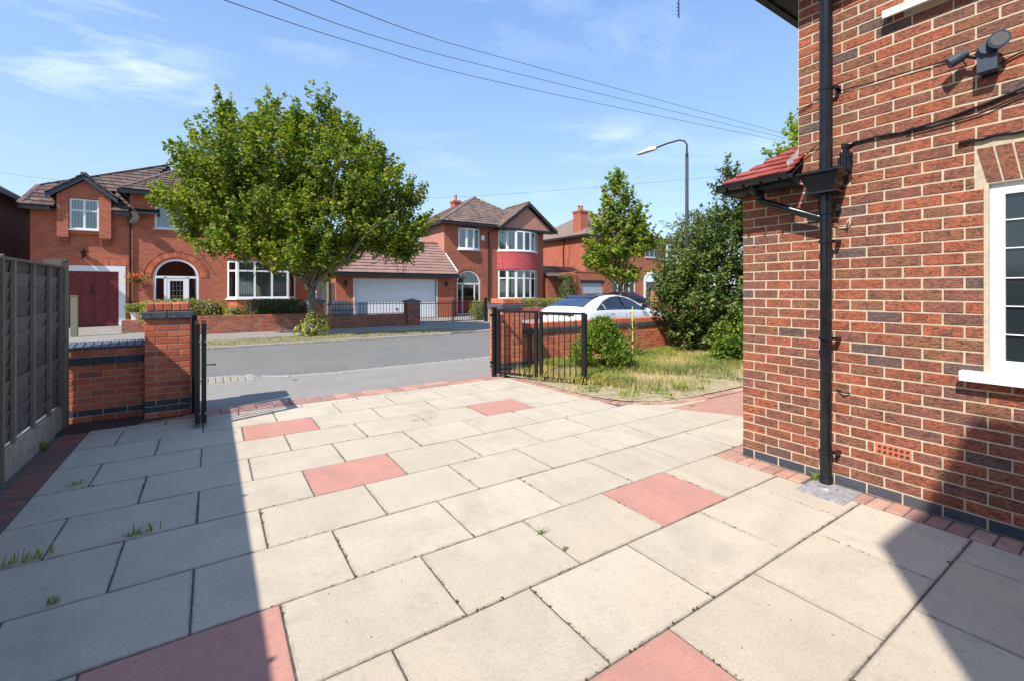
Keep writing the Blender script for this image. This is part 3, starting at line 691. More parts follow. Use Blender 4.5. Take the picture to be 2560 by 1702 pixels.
def gut(b):
    n=8
    def half(p,q,r):
        d=(Vector(q)-Vector(p)).normalized(); s=Vector((-d.y,d.x,0)); V=[];F=[]
        for k in range(n+1):
            t=math.pi*k/n
            for base in (p,q):
                V.append(Vector(base)+s*math.cos(t)*r-Vector((0,0,1))*math.sin(t)*r)
        for k in range(n): F+= [(2*k,2*k+1,2*k+3,2*k+2)]
        b.add(V,F)
    half((3.875,1.78,2.50),(3.875,2.385,2.50),.052); half((3.875,1.78,2.502),(3.875,2.385,2.502),.045)
    b.box(3.825,3.925,2.383,2.387,2.45,2.50)
    for y in (1.85,2.0,2.15,2.3): b.box(3.82,3.93,y-.01,y+.01,2.445,2.452)
part('gutter',M['black_gloss'],house,gut)
part('gutter_outlet',M['black_gloss'],house,lambda b:b.tube([(3.9,2.10,2.46),(3.93,2.10,2.42),(4.02,2.10,2.40)],.035,12),smooth=True)
# main eaves and roof
def mainroof(b):
    z=4.25; x0,x1,y0,y1=3.90,12.2,-9.2,2.10; r=3.6
    P=[(x0,y0,z),(x1,y0,z),(x1,y1,z),(x0,y1,z)]; a=(x0+4.15,y0+4.15,z+2.6); c=(x0+4.15,y1-4.15,z+2.6)
    b.quad(P[0],P[3],c,a); b.quad(P[1],P[0],a); b.quad(P[2],P[1],a,c); b.quad(P[3],P[2],c)
part('main_roof',M['tile_brown'],house,mainroof)
part('eaves',M['black_fascia'],house,lambda b:(b.box(3.93,12.1,1.853,2.10,4.18,4.25),b.box(3.93,4.165,-9,1.853,4.18,4.25),b.box(3.86,3.93,-9,2.1,4.16,4.27),b.box(3.86,12.1,2.10,2.16,4.16,4.27)))
# ------------------------------------------------------------------ light fitting, cables on the near wall
sec=empty('security_light',(4.173,.70,3.05),'grey and black floodlight with motion sensor on the brick wall','security light')
def W_(x,y,z): return (x-4.173,y-.70,z-3.05)
part('junction_box',M['slate_paint'],sec,lambda b:b.box(-.10,-.03,-.04,.05,-.11,-.01))
part('bracket',M['black_gloss'],sec,lambda b:(b.box(-.03,0,-.03,.04,-.12,.03),b.tube([(-.06,.02,-.02),(-.07,.10,.03)],.012,8),b.tube([(-.06,-.02,.0),(-.09,-.05,.06)],.012,8)))
def head(b,c,d,r,L):
    c=Vector(c); d=Vector(d).normalized(); b.tube([c,c+d*L*.4,c+d*L],[r*.75,r,r*1.05],18)
ps=MB(); head(ps,(-.07,.10,.05),(-.35,.8,-.45),.034,.10); ps.build('lamp_head',M['slate_paint'],sec,smooth=False)
ps=MB(); head(ps,(-.07,-.03,.06),(-.85,-.35,-.12),.05,.07); l2=ps.build('lamp_head',M['slate_paint'],sec)
ps=MB(); c=Vector((-.07,-.03,.06)); d=Vector((-.85,-.35,-.12)).normalized(); ps.tube([c+d*.071,c+d*.073],.040,18); ps.build('lens',M['lens_grey'],l2)
ps=MB(); ps.tube([(-.05,.03,.02),(-.11,.0,.03)],.04,14); ps.build('sensor',M['slate_paint'],sec)
def cable(name,pts,r,label,group=None):
    b=MB(); b.tube(pts,r,6); o=b.build(name,M['black_gloss'],None,smooth=True); return tag(o,label,'cable',group)
xw=4.160
cable('cable',[(xw,2.335,2.62) if False else (xw,1.85,3.06),(xw,1.72,3.12),(xw,1.66,3.15)],.004,'short thin black cable left of the downpipe high on the brick wall')
cable('cable',[(xw,1.56,3.14),(xw,1.3,3.125),(xw,1.05,3.12),(xw,.83,3.10),(xw-.03,.8,3.09)],.004,'thin black cable running across the wall from the downpipe to the floodlight')
cable('cable',[(xw,1.50,2.67),(xw,1.44,2.70),(xw,1.3,2.705),(xw,1.15,2.695),(xw,.95,2.71),(xw,.75,2.75),(xw,.5,2.81),(xw,.2,2.86)],.009,'thick black cable curving up across the brick wall below the floodlight')
cable('cable',[(xw-.012,1.12,2.69),(xw,.95,2.68),(xw,.75,2.70),(xw,.55,2.76),(xw,.2,2.82)],.005,'thinner black cable just under the thick curving one on the wall')
cable('cable',[(xw,.72,3.0),(xw,.66,2.99),(xw,.58,3.02),(xw,.3,3.06)],.005,'black cable leaving the floodlight towards the right edge')
cable('cable',[(xw,.85,2.53),(xw,.8,2.535),(xw,.74,2.53),(xw,.68,2.54),(xw,.6,2.53),(xw,.5,2.53),(xw,.1,2.55)],.010,'wavy black cable lying on the soldier-brick arch over the window')
cable('cable',[(xw,2.02,2.64) if False else (4.15,1.84,2.66),(4.15,1.76,2.70),(4.14,1.67,2.76)],.004,'short black cable from the small red roof to the downpipe')
tag(part('wall_hook',M['alu_plate'],None,lambda b:(b.tube([(4.172,1.49,2.06),(4.13,1.48,2.06),(4.12,1.47,2.09),(4.15,1.45,2.11)],.006,8),b.tube([(4.17,1.58,2.065),(4.14,1.48,2.06)],.004,6)),smooth=True),'small pale metal hook beside the downpipe below the hopper','hook')
tag(part('hose_clip',M['black_gloss'],None,lambda b:b.tube([(4.17,1.56,.76),(4.14,1.50,.75),(4.165,1.47,.75)],.006,8),smooth=True),'small black clip on the bricks right of the downpipe near window-sill height','clip')
# ------------------------------------------------------------------ left fence
fence=empty('wooden_fence',(-1.42,3,0),'grey weathered wooden panel fence on concrete boards at the left edge','fence')
def fx(x,y,z): return (x+1.42,y-3,z)
PB=Pieces('board',fence,300,Matrix())
for pn in range(5):
    y1=7.03-1.83*pn; y0=y1-1.80
    for k in range(12):
        z0=.27+k*.128; hgt=.15 if k<11 else .26
        zt=min(z0+hgt,1.80)
        for (ya,yb) in ((y0,y1),):
            q=Matrix.Translation((-.012+rng.uniform(-.003,.003),(ya+yb)/2-3,(z0+zt)/2))@Matrix.Rotation(R(7.5),4,'Y')@Matrix.Rotation(rng.gauss(0,.006),4,'X')
            PB.mesh(piece_mesh('board',.014,yb-ya-.004,zt-z0,M['fence_wood'],.003),q,M['fence_wood'])
PB.finish()
BT=Pieces('batten',fence,60)
for pn in range(5):
    y1=7.03-1.83*pn
    for d_ in (.09,.50,1.0,1.50,1.78):
        BT.box(.002,.034,y1-d_-.019-3,y1-d_+.019-3,.26,1.80,M['batten_wood'],.003)
BT.finish()
CR=Pieces('capping_rail',fence,10)
GB=Pieces('gravel_board',fence,10); PO=Pieces('fence_post',fence,10)
for pn in range(5):
    y1=7.03-1.83*pn; CR.box(-.025,.038,y1-1.82-3,y1-3,1.80,1.825,M['batten_wood'],.004)
    GB.box(-.02,.02,y1-1.80-3,y1-3,-.05,.26,M['concrete'],.005); PO.box(-.05,.05,y1+.0-3,(y1+.13 if pn==0 else y1+.03)-3,-.05,1.88 if pn==0 else 1.84,M['post_wood'],.01,rot=None)
CR.finish(); GB.finish(); PO.finish()
part('post_cap',M['post_wood'],fence,lambda b:(b.box(-.10,.045,3.88,4.0,1.826,1.89),b.box(-.055,.055,4.02,4.17,1.881,1.905)))
# ------------------------------------------------------------------ front walls and gate pillars
def pillar(label,x0,y0,wd=.45,n=16,blue=(1,2),top=True,seed=0,base=0.0):
    e=empty('gate_pillar',(x0,y0,0),label,'pillar'); P=Pieces('brick',e,300); h=.075
    part('mortar',M['mortar_grey'],e,lambda b:b.box(.005,wd-.005,.005,wd-.005,base-.05,n*h))
    for r in range(n):
        m=M['brick_blue'] if r in blue else M['brick_orange']; za=base+r*h+.005; zb=za+h-.010
        if r%2:
            for (a,b) in ((0,.222),(.228,wd)):
                P.box(a,b,0,.1,za,zb,m,jit=.004); P.box(a,b,wd-.1,wd,za,zb,m,jit=.004)
            P.box(0,.1,.112,wd-.112,za,zb,m); P.box(wd-.1,wd,.112,wd-.112,za,zb,m)
        else:
            P.box(0,.105,0,.1,za,zb,m,jit=.004); P.box(.115,.335,0,.1,za,zb,m,jit=.004); P.box(.345,wd,0,.1,za,zb,m,jit=.004)
            P.box(0,.105,wd-.1,wd,za,zb,m); P.box(.115,.335,wd-.1,wd,za,zb,m); P.box(.345,wd,wd-.1,wd,za,zb,m)
            P.box(0,.1,.112,wd-.112,za,zb,m); P.box(wd-.1,wd,.112,wd-.112,za,zb,m)
    zt=base+n*h
    for k in range(2): P.box(-.028+k*(wd+.056)/2,-.028+(k+1)*(wd+.056)/2-.008,-.028,wd*.5-.004,zt+.006,zt+.09,M['cap_slate'],.006); P.box(-.028+k*(wd+.056)/2,-.028+(k+1)*(wd+.056)/2-.008,wd*.5+.004,wd+.028,zt+.006,zt+.09,M['cap_slate'],.006)
    part('mortar',M['mortar_grey'],e,lambda b:b.box(.03,wd-.03,.03,wd-.03,zt,zt+.19))
    for k in range(5): P.box(.012+k*(wd-.024)/5+.003,.012+(k+1)*(wd-.024)/5-.003,.01,wd-.01,zt+.10,zt+.195,M['brick_orange'],.009,jit=.005)
    P.finish(); return e
pillar('brick gate pillar next to the wooden fence, left of the driveway opening',-.675,6.965)
pillar('brick gate pillar right of the opening, behind the open black gate',4.45,7.0)
def brick_wall(label,x0,x1,y0,y1,n,blue=(1,),name='garden_wall',mats=None,band=True,cop=True,limit=300,base=0.,mort=None,pitch=.225,h=.075,cat='wall',group=None,bluecap=False):
    e=empty(name,(x0,y0,base),label,cat,group); P=Pieces('brick',e,limit); L=x1-x0; D=y1-y0; bm=mats or M['brick_orange']; mo=mort or M['mortar_grey']
    zt=n*h; top=zt+(.10 if band else 0)+(.115 if cop else 0)
    part('mortar',mo,e,lambda b:b.box(.002,L-.002,.006,D-.006,-.08,top-.012))
    courses(P,0,L,0,zt,0,D,lambda r,k:M['brick_blue'] if r in blue else bm,pitch,h,.010)
    z=zt
    if band:
        x=0
        while x<L-.02: P.box(x+.003,min(x+.22,L)-.003,-.022,D+.022,z+.006,z+.092,M['brick_blue'],.005,jit=.003); x+=.225
        z+=.10
    if cop:
        x=0
        while x<L-.02: (P.box(x+.003,min(x+.077,L)-.003,-.004,D+.004,z+.004,z+(.090 if bluecap else .112),bm,.006,jit=.004), P.box(x+.003,min(x+.077,L)-.003,-.015,D+.015,z+.105,z+.135,M['cap_slate'],.008,rot=Matrix.Rotation(R(11),4,'X')) if bluecap else None); x+=.0775
    P.finish(); return e
brick_wall('low brick wall with blue brick band between the wooden fence and the gate pillar',-1.42,-.68,7.2,7.44,9,bluecap=True)
brick_wall('long low brick garden wall with blue band, in front of the white car',4.905,14.5,7.36,7.58,9,blue=(0,1))
# ------------------------------------------------------------------ gates
def gate_leaf(e,p,q,z0,z1,nb,bar=.008,fr=.022,name='gate_leaf'):
    p=Vector((*p,0)); q=Vector((*q,0)); d=(q-p); L=d.length; d/=L; M_=Matrix.Translation(p)@Matrix.Rotation(math.atan2(d.y,d.x),4,'Z')
    b=MB(); b.box(0,fr*2,-fr,fr,z0,z1); b.box(L-fr*2,L,-fr,fr,z0,z1); b.box(fr*2,L-fr*2,-fr*.8,fr*.8,z1-.04,z1-.004); b.box(fr*2,L-fr*2,-fr*.8,fr*.8,z0+.004,z0+.04)
    o=b.build(name,M['black_iron'],e); o.matrix_local=M_
    for k in range(nb):
        x=fr*2+(L-4*fr)*(k+1)/(nb+1); s=MB(); s.box(x-bar,x+bar,-bar,bar,z0+.041,z1-.041); s.build('bar',M['black_iron'],o)
    return o
gr=empty('driveway_gate',(0,0,0),'black iron folding gate standing open on the right over the flower bed edge','gate','folding driveway gates')
H=(4.28,6.98); mid=(4.66,6.20); E_=(5.055,5.45)
part('hinge_post',M['black_iron'],gr,lambda b:(b.box(4.235,4.305,6.955,7.025,0,1.235),b.box(4.23,4.31,6.95,7.03,1.235,1.245),b.box(4.30,4.36,6.97,7.0,1.06,1.09) ,b.box(4.19,4.24,6.97,7.01,.24,.28),b.box(4.19,4.24,6.97,7.01,1.08,1.12)))
g1=gate_leaf(gr,(4.30,6.93),mid,.06,1.20,6,bar=.0065,fr=.025); g2=gate_leaf(gr,(4.68,6.16),E_,.055,1.19,6,bar=.0065,fr=.025)
part('end_post',M['black_iron'],gr,lambda b:b.box(5.03,5.085,5.42,5.475,.0,1.17))
part('stay',M['black_iron'],gr,lambda b:b.tube([(4.31,6.97,1.09),(4.42,6.95,1.10),(4.62,7.15,.6)],.010,6))
part('drop_bolt',M['black_iron'],gr,lambda b:b.box(4.86,4.92,6.72,6.78,.0,.86))
gl=empty('driveway_gate',(0,0,0),'black iron folding gate folded edge-on beside the left brick pillar','gate','folding driveway gates')
part('hinge_post',M['black_iron'],gl,lambda b:(b.box(-.215,-.155,6.965,7.025,0,1.225),b.box(-.22,-.15,6.96,7.03,1.225,1.235)))
gate_leaf(gl,(-.165,6.93),(-.135,6.20),.05,1.17,6,fr=.024); gate_leaf(gl,(-.085,6.93),(-.075,6.20),.05,1.17,6,fr=.024)
part('latch',M['black_iron'],gl,lambda b:(b.tube([(-.06,6.21,.71),(.02,6.19,.71)],.007,8),b.tube([(.02,6.19,.71),(.035,6.187,.71)],.013,8)))
part('bolt_head',M['steel'],gl,lambda b:[b.tube([(x,6.173,z),(x,6.169,z)],.009,8) for x in (-.113,-.058) for z in (.17,.98)])
# ------------------------------------------------------------------ street furniture
tag(part('wooden_bollard',M['post_wood'],None,lambda b:(b.box(-3.96,-3.79,20.85,21.0,0,1.36),b.box(-3.97,-3.78,20.84,21.01,1.36,1.385))),'square weathered post in front of the maroon garage doors','post')
lamp=empty('street_lamp',(12.45,8.75,0),'tall dark street lamp with pale flat head above the bushes','street lamp')
part('pole',M['lamp_pole'],lamp,lambda b:(b.tube([(0,0,0),(0,0,1.4)],.085,12),b.tube([(0,0,1.4),(0,0,5.75)],[.058,.05],12),b.tube([(0,0,5.75),(0,0,5.95)],[.05,.036],10)),smooth=True)
part('arm',M['lamp_pole'],lamp,lambda b:b.tube([(0,0,5.9),(0,0,6.15),(-.02,.08,6.28),(-.06,.25,6.34),(-.15,.65,6.32),(-.22,.98,6.27)],.028,10),smooth=True)
def lh(b):
    d=Vector((-.22,.975,-.02)).normalized(); b.M=Matrix.Translation((-.22,.98,6.27))@Matrix.Rotation(math.atan2(d.y,d.x),4,'Z')@Matrix.Rotation(R(4),4,'Y')
    b.add([(0,-.05,-.05),(0,.05,-.05),(.28,.11,-.05),(.28,-.11,-.05),(.72,-.10,-.05),(.72,.10,-.05),(0,-.04,.05),(0,.04,.05),(.25,.08,.07),(.25,-.08,.07),(.70,-.08,-.02),(.70,.08,-.02)],
      [(0,1,2,3),(3,2,5,4),(6,9,8,7),(9,10,11,8),(0,3,9,6),(3,4,10,9),(1,7,8,2),(2,8,11,5),(0,6,7,1),(4,5,11,10)])
    b.box(.2,.26,-.02,.02,.07,.12)
part('lamp_head',M['grey_lamp'],lamp,lh)
# overhead wires
for (pts,lab) in ((((499,-20,14),(900,112,22),(1300,218,30),(2030,369,48)),'overhead wire, lowest of the three crossing the sky'),
                  (((630,-20,14),(950,95,22),(1300,187,30),(2030,362,48)),'overhead wire, middle of the three crossing the sky'),
                  (((775,-20,14),(1050,85,22),(1300,157,30),(2030,354,48)),'overhead wire, uppermost of the three crossing the sky'),
                  (((-20,430,60),(500,490,62),(1040,497,64),(1500,468,66),(1920,430,68)),'thin faint overhead wire sagging low behind the roofs')):
    P3=[at(*p) for p in pts]; 
    out=[]
    for i in range(len(P3)-1):
        p0=P3[max(i-1,0)];p1=P3[i];p2=P3[i+1];p3=P3[min(i+2,len(P3)-1)]
        for k in range(8):
            t=k/8; out.append(.5*((2*p1)+(p2-p0)*t+(2*p0-5*p1+4*p2-p3)*t*t+(3*p1-p0-3*p2+p3)*t**3))
    out.append(P3[-1]); b=MB(); b.tube(out,.016,5); tag(b.build('overhead_wire',M['lamp_pole'],None),lab,'wire','overhead wires')
# small aerial on a bracket from the near house's eaves
pa_=at(1697,46,4.3); ae=empty('tv_aerial',tuple(pa_),'small dark aerial rod hanging into the top of the picture against the sky','aerial')
part('rod',M['black_iron'],ae,lambda b:(b.tube([(0,0,0),(0,0,.55)],.0055,6),b.tube([(0,0,.52),(3.95-pa_.x,2.1-pa_.y,.35)],.008,6)))
for k,z in enumerate((.03,.065,.10,.135)): part('element',M['black_iron'],ae,lambda b:b.tube([(-.028,0,z),(.028,.012,z)],.0035,5))
# ------------------------------------------------------------------ houses across the street
def roof_tiles(parent,O,A,Bd,poly,m,tw=.33,g=.30,limit=300,name='tile',th=.045,stag=True):
    """tiles on the plane O + a*A + b*Bd (A along the eave, Bd up the slope); poly in (a,b)"""
    A=Vector(A).normalized(); Bd=Vector(Bd).normalized(); Nn=A.cross(Bd).normalized()
    if Nn.z<0: Nn=-Nn
    O=Vector(O); bs=[p[1] for p in poly]; P=Pieces(name,parent,limit,parent_matrix(parent)); r=0; b=min(bs)
    base=Matrix((A.to_4d(),Bd.to_4d(),Nn.to_4d(),(0,0,0,1))).transposed(); base[3][0]=base[3][1]=base[3][2]=0
    while b<max(bs)-.02:
        hh=min(g,max(bs)-b); bm=b+hh*.5; xs=[]
        for (x0,y0),(x1,y1) in zip(poly,poly[1:]+poly[:1]):
            if (y0-bm)*(y1-bm)<0: xs.append(x0+(x1-x0)*(bm-y0)/(y1-y0))
        if len(xs)>=2:
            lo,hi=min(xs),max(xs); a=lo-(tw/2 if (r%2 and stag) else 0)
            while a<hi:
                p=max(a,lo);q=min(a+tw,hi); a+=tw
                if q-p<.05: continue
                c=O+A*((p+q)/2)+Bd*(b+hh*.5+.02)+Nn*(.02+rng.uniform(0,.006))
                M4=Matrix.Translation(c)@base@Matrix.Rotation(-.13+rng.gauss(0,.012),4,'X')
                w5=round((q-p)/.05)*.05 if (q-p)<tw-.01 else tw
                P.i.append((piece_mesh(name,w5-.008,hh+.05,th,m,.006),M4,m))
        b+=g; r+=1
    inv=parent_matrix(parent).inverted(); P.fr=Matrix()
    # stored in world space for sorting; convert on finish
    def key(t):
        p=t[1].translation; return (0 if seen(p) else 1,(p-Vector((0,0,1.55))).length)
    P.i.sort(key=key); P.i=[(a_,b_,c_) for a_,b_,c_ in P.i]
    keep=P.i[:limit]; rest=P.i[limit:]
    for me,q,mm in keep:
        o=bpy.data.objects.new(name,me); o.matrix_local=inv@q; link(o,parent)
    if rest:
        P2=Pieces(name,parent,0); P2.i=[(a_,inv@b_,c_) for a_,b_,c_ in rest]; P2.finish()
def parent_matrix(o):
    m=Matrix()
    while o is not None:
        m=Matrix.LocRotScale(o.location,o.rotation_euler,o.scale)@m if o.matrix_local==Matrix() or True else m
        o=o.parent
    return m
def arch_wall(b,x0,x1,z0,z1,holes,arches=(),y=0,rev=.1):
    wall_holes(b,x0,x1,z0,z1,list(holes)+[(a[0],a[1],a[2],a[3]) for a in arches],y,rev)
    for (a,c,e,f) in arches:          # spandrels over a round arch
        r=(c-a)/2; xc=(a+c)/2; zs=f-r; n=10
        for k in range(n):
            t0=math.pi*k/n; t1=math.pi*(k+1)/n
            p0=(xc+r*math.cos(t0),y,zs+r*math.sin(t0)); p1=(xc+r*math.cos(t1),y,zs+r*math.sin(t1))
            b.quad(p0,(p0[0],y,f),(p1[0],y,f),p1)
            b.quad(p0,p1,(p1[0],y+rev,p1[2]),(p0[0],y+rev,p0[2]))
def arch_ring(parent,x0,x1,zs,wd,m,y=-.02,n=26,name='brick'):
    r=(x1-x0)/2; xc=(x0+x1)/2; P=Pieces(name,parent,60)
    for k in range(n):
        t=math.pi*(k+.5)/n; rr=r+wd/2; L=math.pi*(r+wd*.4)/n-.012
        q=Matrix.Translation((xc+rr*math.cos(t),.03,zs+rr*math.sin(t)))@Matrix.Rotation(math.pi/2-t,4,'Y')
        P.mesh(piece_mesh(name,L,.10,wd,m,.004),q,m)
    P.finish()
def bay(parent,plan,z0,z1,transom,cols,back='blind',fw=.085,yb=0):
    for i in range(len(plan)-1):
        (xa,ya),(xb,yb_)=plan[i],plan[i+1]; L=math.hypot(xb-xa,yb_-ya); ang=math.atan2(yb_-ya,xb-xa)
        fr=Matrix.Translation((xa,ya,0))@Matrix.Rotation(ang,4,'Z')
        window(parent,fr,0.0,L,z0,z1,cols[i],transom,fw,.0,back=back,sill=False,inset=.05)
def ring_wall(name,m,parent,plan,z0,z1,flare=0,y_off=0):
    def f(b):
        n=len(plan); cx=sum(p[0] for p in plan)/n
        V=[]
        for (x,y) in plan: V.append((x+(x-cx)*flare,y-flare*1.0*(0.9 if y<-.05 else 0)-y_off,z0)); V.append((x,y-y_off,z1))
        b.add(V,[(2*i,2*i+2,2*i+3,2*i+1) for i in range(n-1)])
        b.add([(x,y-y_off,z1) for x,y in plan],[tuple(range(n))]); b.add([(x,y-y_off,z0) for x,y in plan],[tuple(range(n-1,-1,-1))])
    return part(name,m,parent,f)
def hip_roof(parent,x0,x1,y0,y1,z,apexes,m,name='roof',sides=(0,1,2,3)):
    """apexes: one point or two ridge ends"""
    a=Vector(apexes[0]); c=Vector(apexes[-1]); P=[Vector((x0,y0,z)),Vector((x1,y0,z)),Vector((x1,y1,z)),Vector((x0,y1,z))]
    def f(b):
        if len(apexes)==1:
            b.quad(P[0],P[1],a); b.quad(P[1],P[2],a); b.quad(P[2],P[3],a); b.quad(P[3],P[0],a)
        else:
            b.quad(P[0],P[1],c,a); b.quad(P[1],P[2],c); b.quad(P[2],P[3],a,c); b.quad(P[3],P[0],a)
        b.quad(*P[::-1])
    return part(name,m,parent,f)
def plane_poly(pts):
    """3-D polygon (first edge = eave) -> O,A,B,poly"""
    O=Vector(pts[0]); A=(Vector(pts[1])-O).normalized(); n=A.cross(Vector(pts[2])-O).normalized(); Bd=n.cross(A).normalized()
    return O,A,Bd,[((Vector(p)-O).dot(A),(Vector(p)-O).dot(Bd)) for p in pts]
def tiled(parent,pts,m,**k):
    pm=parent_matrix(parent); O,A,Bd,poly=plane_poly([pm@Vector(p) for p in pts]); roof_tiles(parent,O,A,Bd,poly,m,**k)
def ridge(parent,a,b,m,r=.09,name='ridge_tile'):
    a=Vector(a);b=Vector(b);L=(b-a).length;n=max(1,int(L/.42)); P=Pieces(name,parent,60); d=(b-a)/L
    q0=d.to_track_quat('X','Z').to_matrix().to_4x4()
    for k in range(n): P.mesh(piece_mesh(name,L/n-.01,.20,.10,m,.035),Matrix.Translation(a+d*(L*(k+.5)/n)+Vector((0,0,.03)))@q0,m)
    P.finish()
def chimney(parent,x,y,z0,z1,wx,wy,pots=2):
    c=part('chimney',M['facade_red'],parent,lambda b:(b.box(x-wx/2,x+wx/2,y-wy/2,y+wy/2,z0,z1-.15),b.box(x-wx/2-.06,x+wx/2+.06,y-wy/2-.06,y+wy/2+.06,z1-.15,z1)))
    for k in range(pots):
        xx=x+(k-(pots-1)/2)*.32; part('chimney_pot',M['terracotta'],c,lambda b:(b.tube([(xx,y,z1),(xx,y,z1+.42)],[.11,.09],10),b.tube([(xx,y,z1+.36),(xx,y,z1+.44)],.12,10)))
FD=M['black_fascia']
# ---- house A : left, with maroon garage doors
A=empty('brick_house',(0,26.2,0),'red brick house with maroon garage doors and arched white porch behind the big tree','house')
def Aw(b):
    arch_wall(b,-6.17,-3.05,0,5.02,[(-5.22,-3.19,0,2.62)],rev=.14)
    arch_wall(b,-3.05,4.35,0,5.97,[(-2.18,-.1,4.40,5.58)],[(-2.22,-.52,0,3.02)],rev=.1)
    b.quad((-6.17,8,0),(-6.17,0,0),(-6.17,0,5.02),(-6.17,8,5.02)); b.quad((4.35,0,0),(4.35,8,0),(4.35,8,5.97),(4.35,0,5.97))
    b.quad((-6.17,8,0),(4.35,8,0),(4.35,8,5.97),(-6.17,8,5.97)); b.quad((-3.05,0,4.9),(-3.05,8,4.9),(-3.05,8,5.97),(-3.05,0,5.97))
part('wall',M['facade_red'],A,Aw)
# jettied dormer with two corbelled piers
def Ad(b):
    for (a,c) in ((-5.35,-5.0),(-4.04,-3.65)):
        b.box(a,c,-.22,-.001,3.80,5.05)
        for k in range(4): b.box(a+.02,c-.02,-.20+.035*k,-.001,3.745-.085*k,3.795-.085*k)
    b.box(-5.0,-4.04,-.12,-.001,3.95,4.12)
    b.prismy([(-5.35,5.05),(-3.65,5.05),(-3.65,5.60),(-4.5,6.28),(-5.35,5.60)],-.22,-.001) if False else None
    xs=[-5.35,-5.0,-4.04,-3.65]
    b.prismy([(-5.35,5.052),(-5.0,5.052),(-5.0,5.84),(-5.35,5.56)],-.22,.6); b.prismy([(-4.04,5.052),(-3.65,5.052),(-3.65,5.50),(-4.04,5.84)],-.22,.6)
    b.prismy([(-4.998,5.46),(-4.042,5.46),(-4.042,5.84),(-4.5,6.22),(-4.998,5.84)],-.215,.6)
dm=part('dormer',M['facade_red'],A,Ad)
window(A,Matrix.Translation((0,-.14,0)),-4.98,-4.05,4.14,5.44,2,4.95,.07,.0,back='blind',inset=.02)
# dormer roof
DZ=[(-5.66,5.52),(-4.5,6.42),(-3.40,5.52)]
def Ab(b):
    for (p,q) in ((DZ[0],DZ[1]),(DZ[1],DZ[2])):
        b.prismy([(p[0],p[1]-.19),(q[0],q[1]-.19),(q[0],q[1]),(p[0],p[1])],-.42,-.37)
part('bargeboard',M['slate_paint'],A,Ab)
dr=part('dormer_roof',FD,A,lambda b:(b.quad((DZ[0][0],-.45,DZ[0][1]),(DZ[1][0],-.45,DZ[1][1]),(DZ[1][0],2.6,DZ[1][1]),(DZ[0][0],2.6,DZ[0][1])),b.quad((DZ[1][0],-.45,DZ[1][1]),(DZ[2][0],-.45,DZ[2][1]),(DZ[2][0],2.6,DZ[2][1]),(DZ[1][0],2.6,DZ[1][1]))))
tiled(dr,[(DZ[2][0],-.42,DZ[2][1]+.03),(DZ[2][0],2.4,DZ[2][1]+.03),(DZ[1][0],2.4,DZ[1][1]+.03),(DZ[1][0],-.42,DZ[1][1]+.03)],M['tile_dark'],limit=40)
tiled(dr,[(DZ[0][0],2.4,DZ[0][1]+.03),(DZ[0][0],-.42,DZ[0][1]+.03),(DZ[1][0],-.42,DZ[1][1]+.03),(DZ[1][0],2.4,DZ[1][1]+.03)],M['tile_dark'],limit=40)
ridge(dr,(-4.5,-.42,6.46),(-4.5,2.4,6.46),M['tile_dark'])
# wing roof and main roof
RW=[(-6.42,-.32,4.98),(-3.0,-.32,4.98),(-3.0,2.7,7.52),(-6.12,.95,6.02)]
ar=part('roof',FD,A,lambda b:(b.quad((-6.42,-.32,4.98),(-5.37,-.32,4.98),(-5.37,.9,5.98),(-6.12,.9,5.94)),b.quad((-3.64,-.32,4.98),(-2.0,-.32,4.98),(-2.0,.9,5.98),(-3.64,.9,5.98)),b.quad((-6.12,.9,5.96),(-2.0,.9,5.96),(-1.83,3.4,8.06)),b.quad((-6.42,8,4.98),(-6.42,-.32,4.98),(-6.12,.9,5.94),(-1.83,3.4,8.06),(-1.83,8,8.06))))
tiled(ar,[(-6.42,-.34,5.0),(-5.38,-.34,5.0),(-5.38,.9,6.02),(-6.12,.9,6.02)],M['tile_dark'],limit=60)
tiled(ar,[(-3.63,-.34,5.0),(-3.05,-.34,5.0),(-3.05,.9,6.02),(-3.63,.9,6.02)],M['tile_dark'],limit=60)
tiled(ar,[(-6.12,.9,6.02),(-3.0,.9,6.02),(-1.83,3.4,8.1)],M['tile_dark'],limit=180)
ridge(ar,(-6.12,.9,6.0),(-1.83,3.4,8.12),M['tile_dark'])
ridge(ar,(-6.42,-.3,5.02),(-6.12,.9,6.0),M['tile_dark'])
ar2=part('main_roof',FD,A,lambda b:(b.quad((-3.35,-.38,5.98),(4.65,-.38,5.98),(1.9,3.4,8.35),(-.6,3.4,8.35)),b.quad((-3.35,8.3,5.98),(-3.35,-.38,5.98),(-.6,3.4,8.35)),b.quad((4.65,-.38,5.98),(4.65,8.3,5.98),(1.9,3.4,8.35)),b.quad((4.65,8.3,5.98),(-3.35,8.3,5.98),(-.6,3.4,8.35),(1.9,3.4,8.35))))
tiled(ar2,[(-3.35,-.40,6.0),(4.65,-.40,6.0),(1.9,3.4,8.38),(-.6,3.4,8.38)],M['tile_dark'],limit=300)
ridge(ar2,(-3.35,-.38,6.0),(-.6,3.4,8.38),M['tile_dark'])
part('fascia',FD,A,lambda b:(b.box(-6.45,-5.52,-.36,-.30,4.84,4.99),b.box(-3.55,-3.0,-.36,-.30,4.84,4.99),b.box(-6.45,-5.36,-.30,.0,4.90,4.93),b.box(-3.38,4.68,-.44,-.38,5.82,5.98),b.box(-3.38,4.68,-.38,.0,5.86,5.89),b.box(-3.42,-3.36,-.44,3,5.82,5.98)))
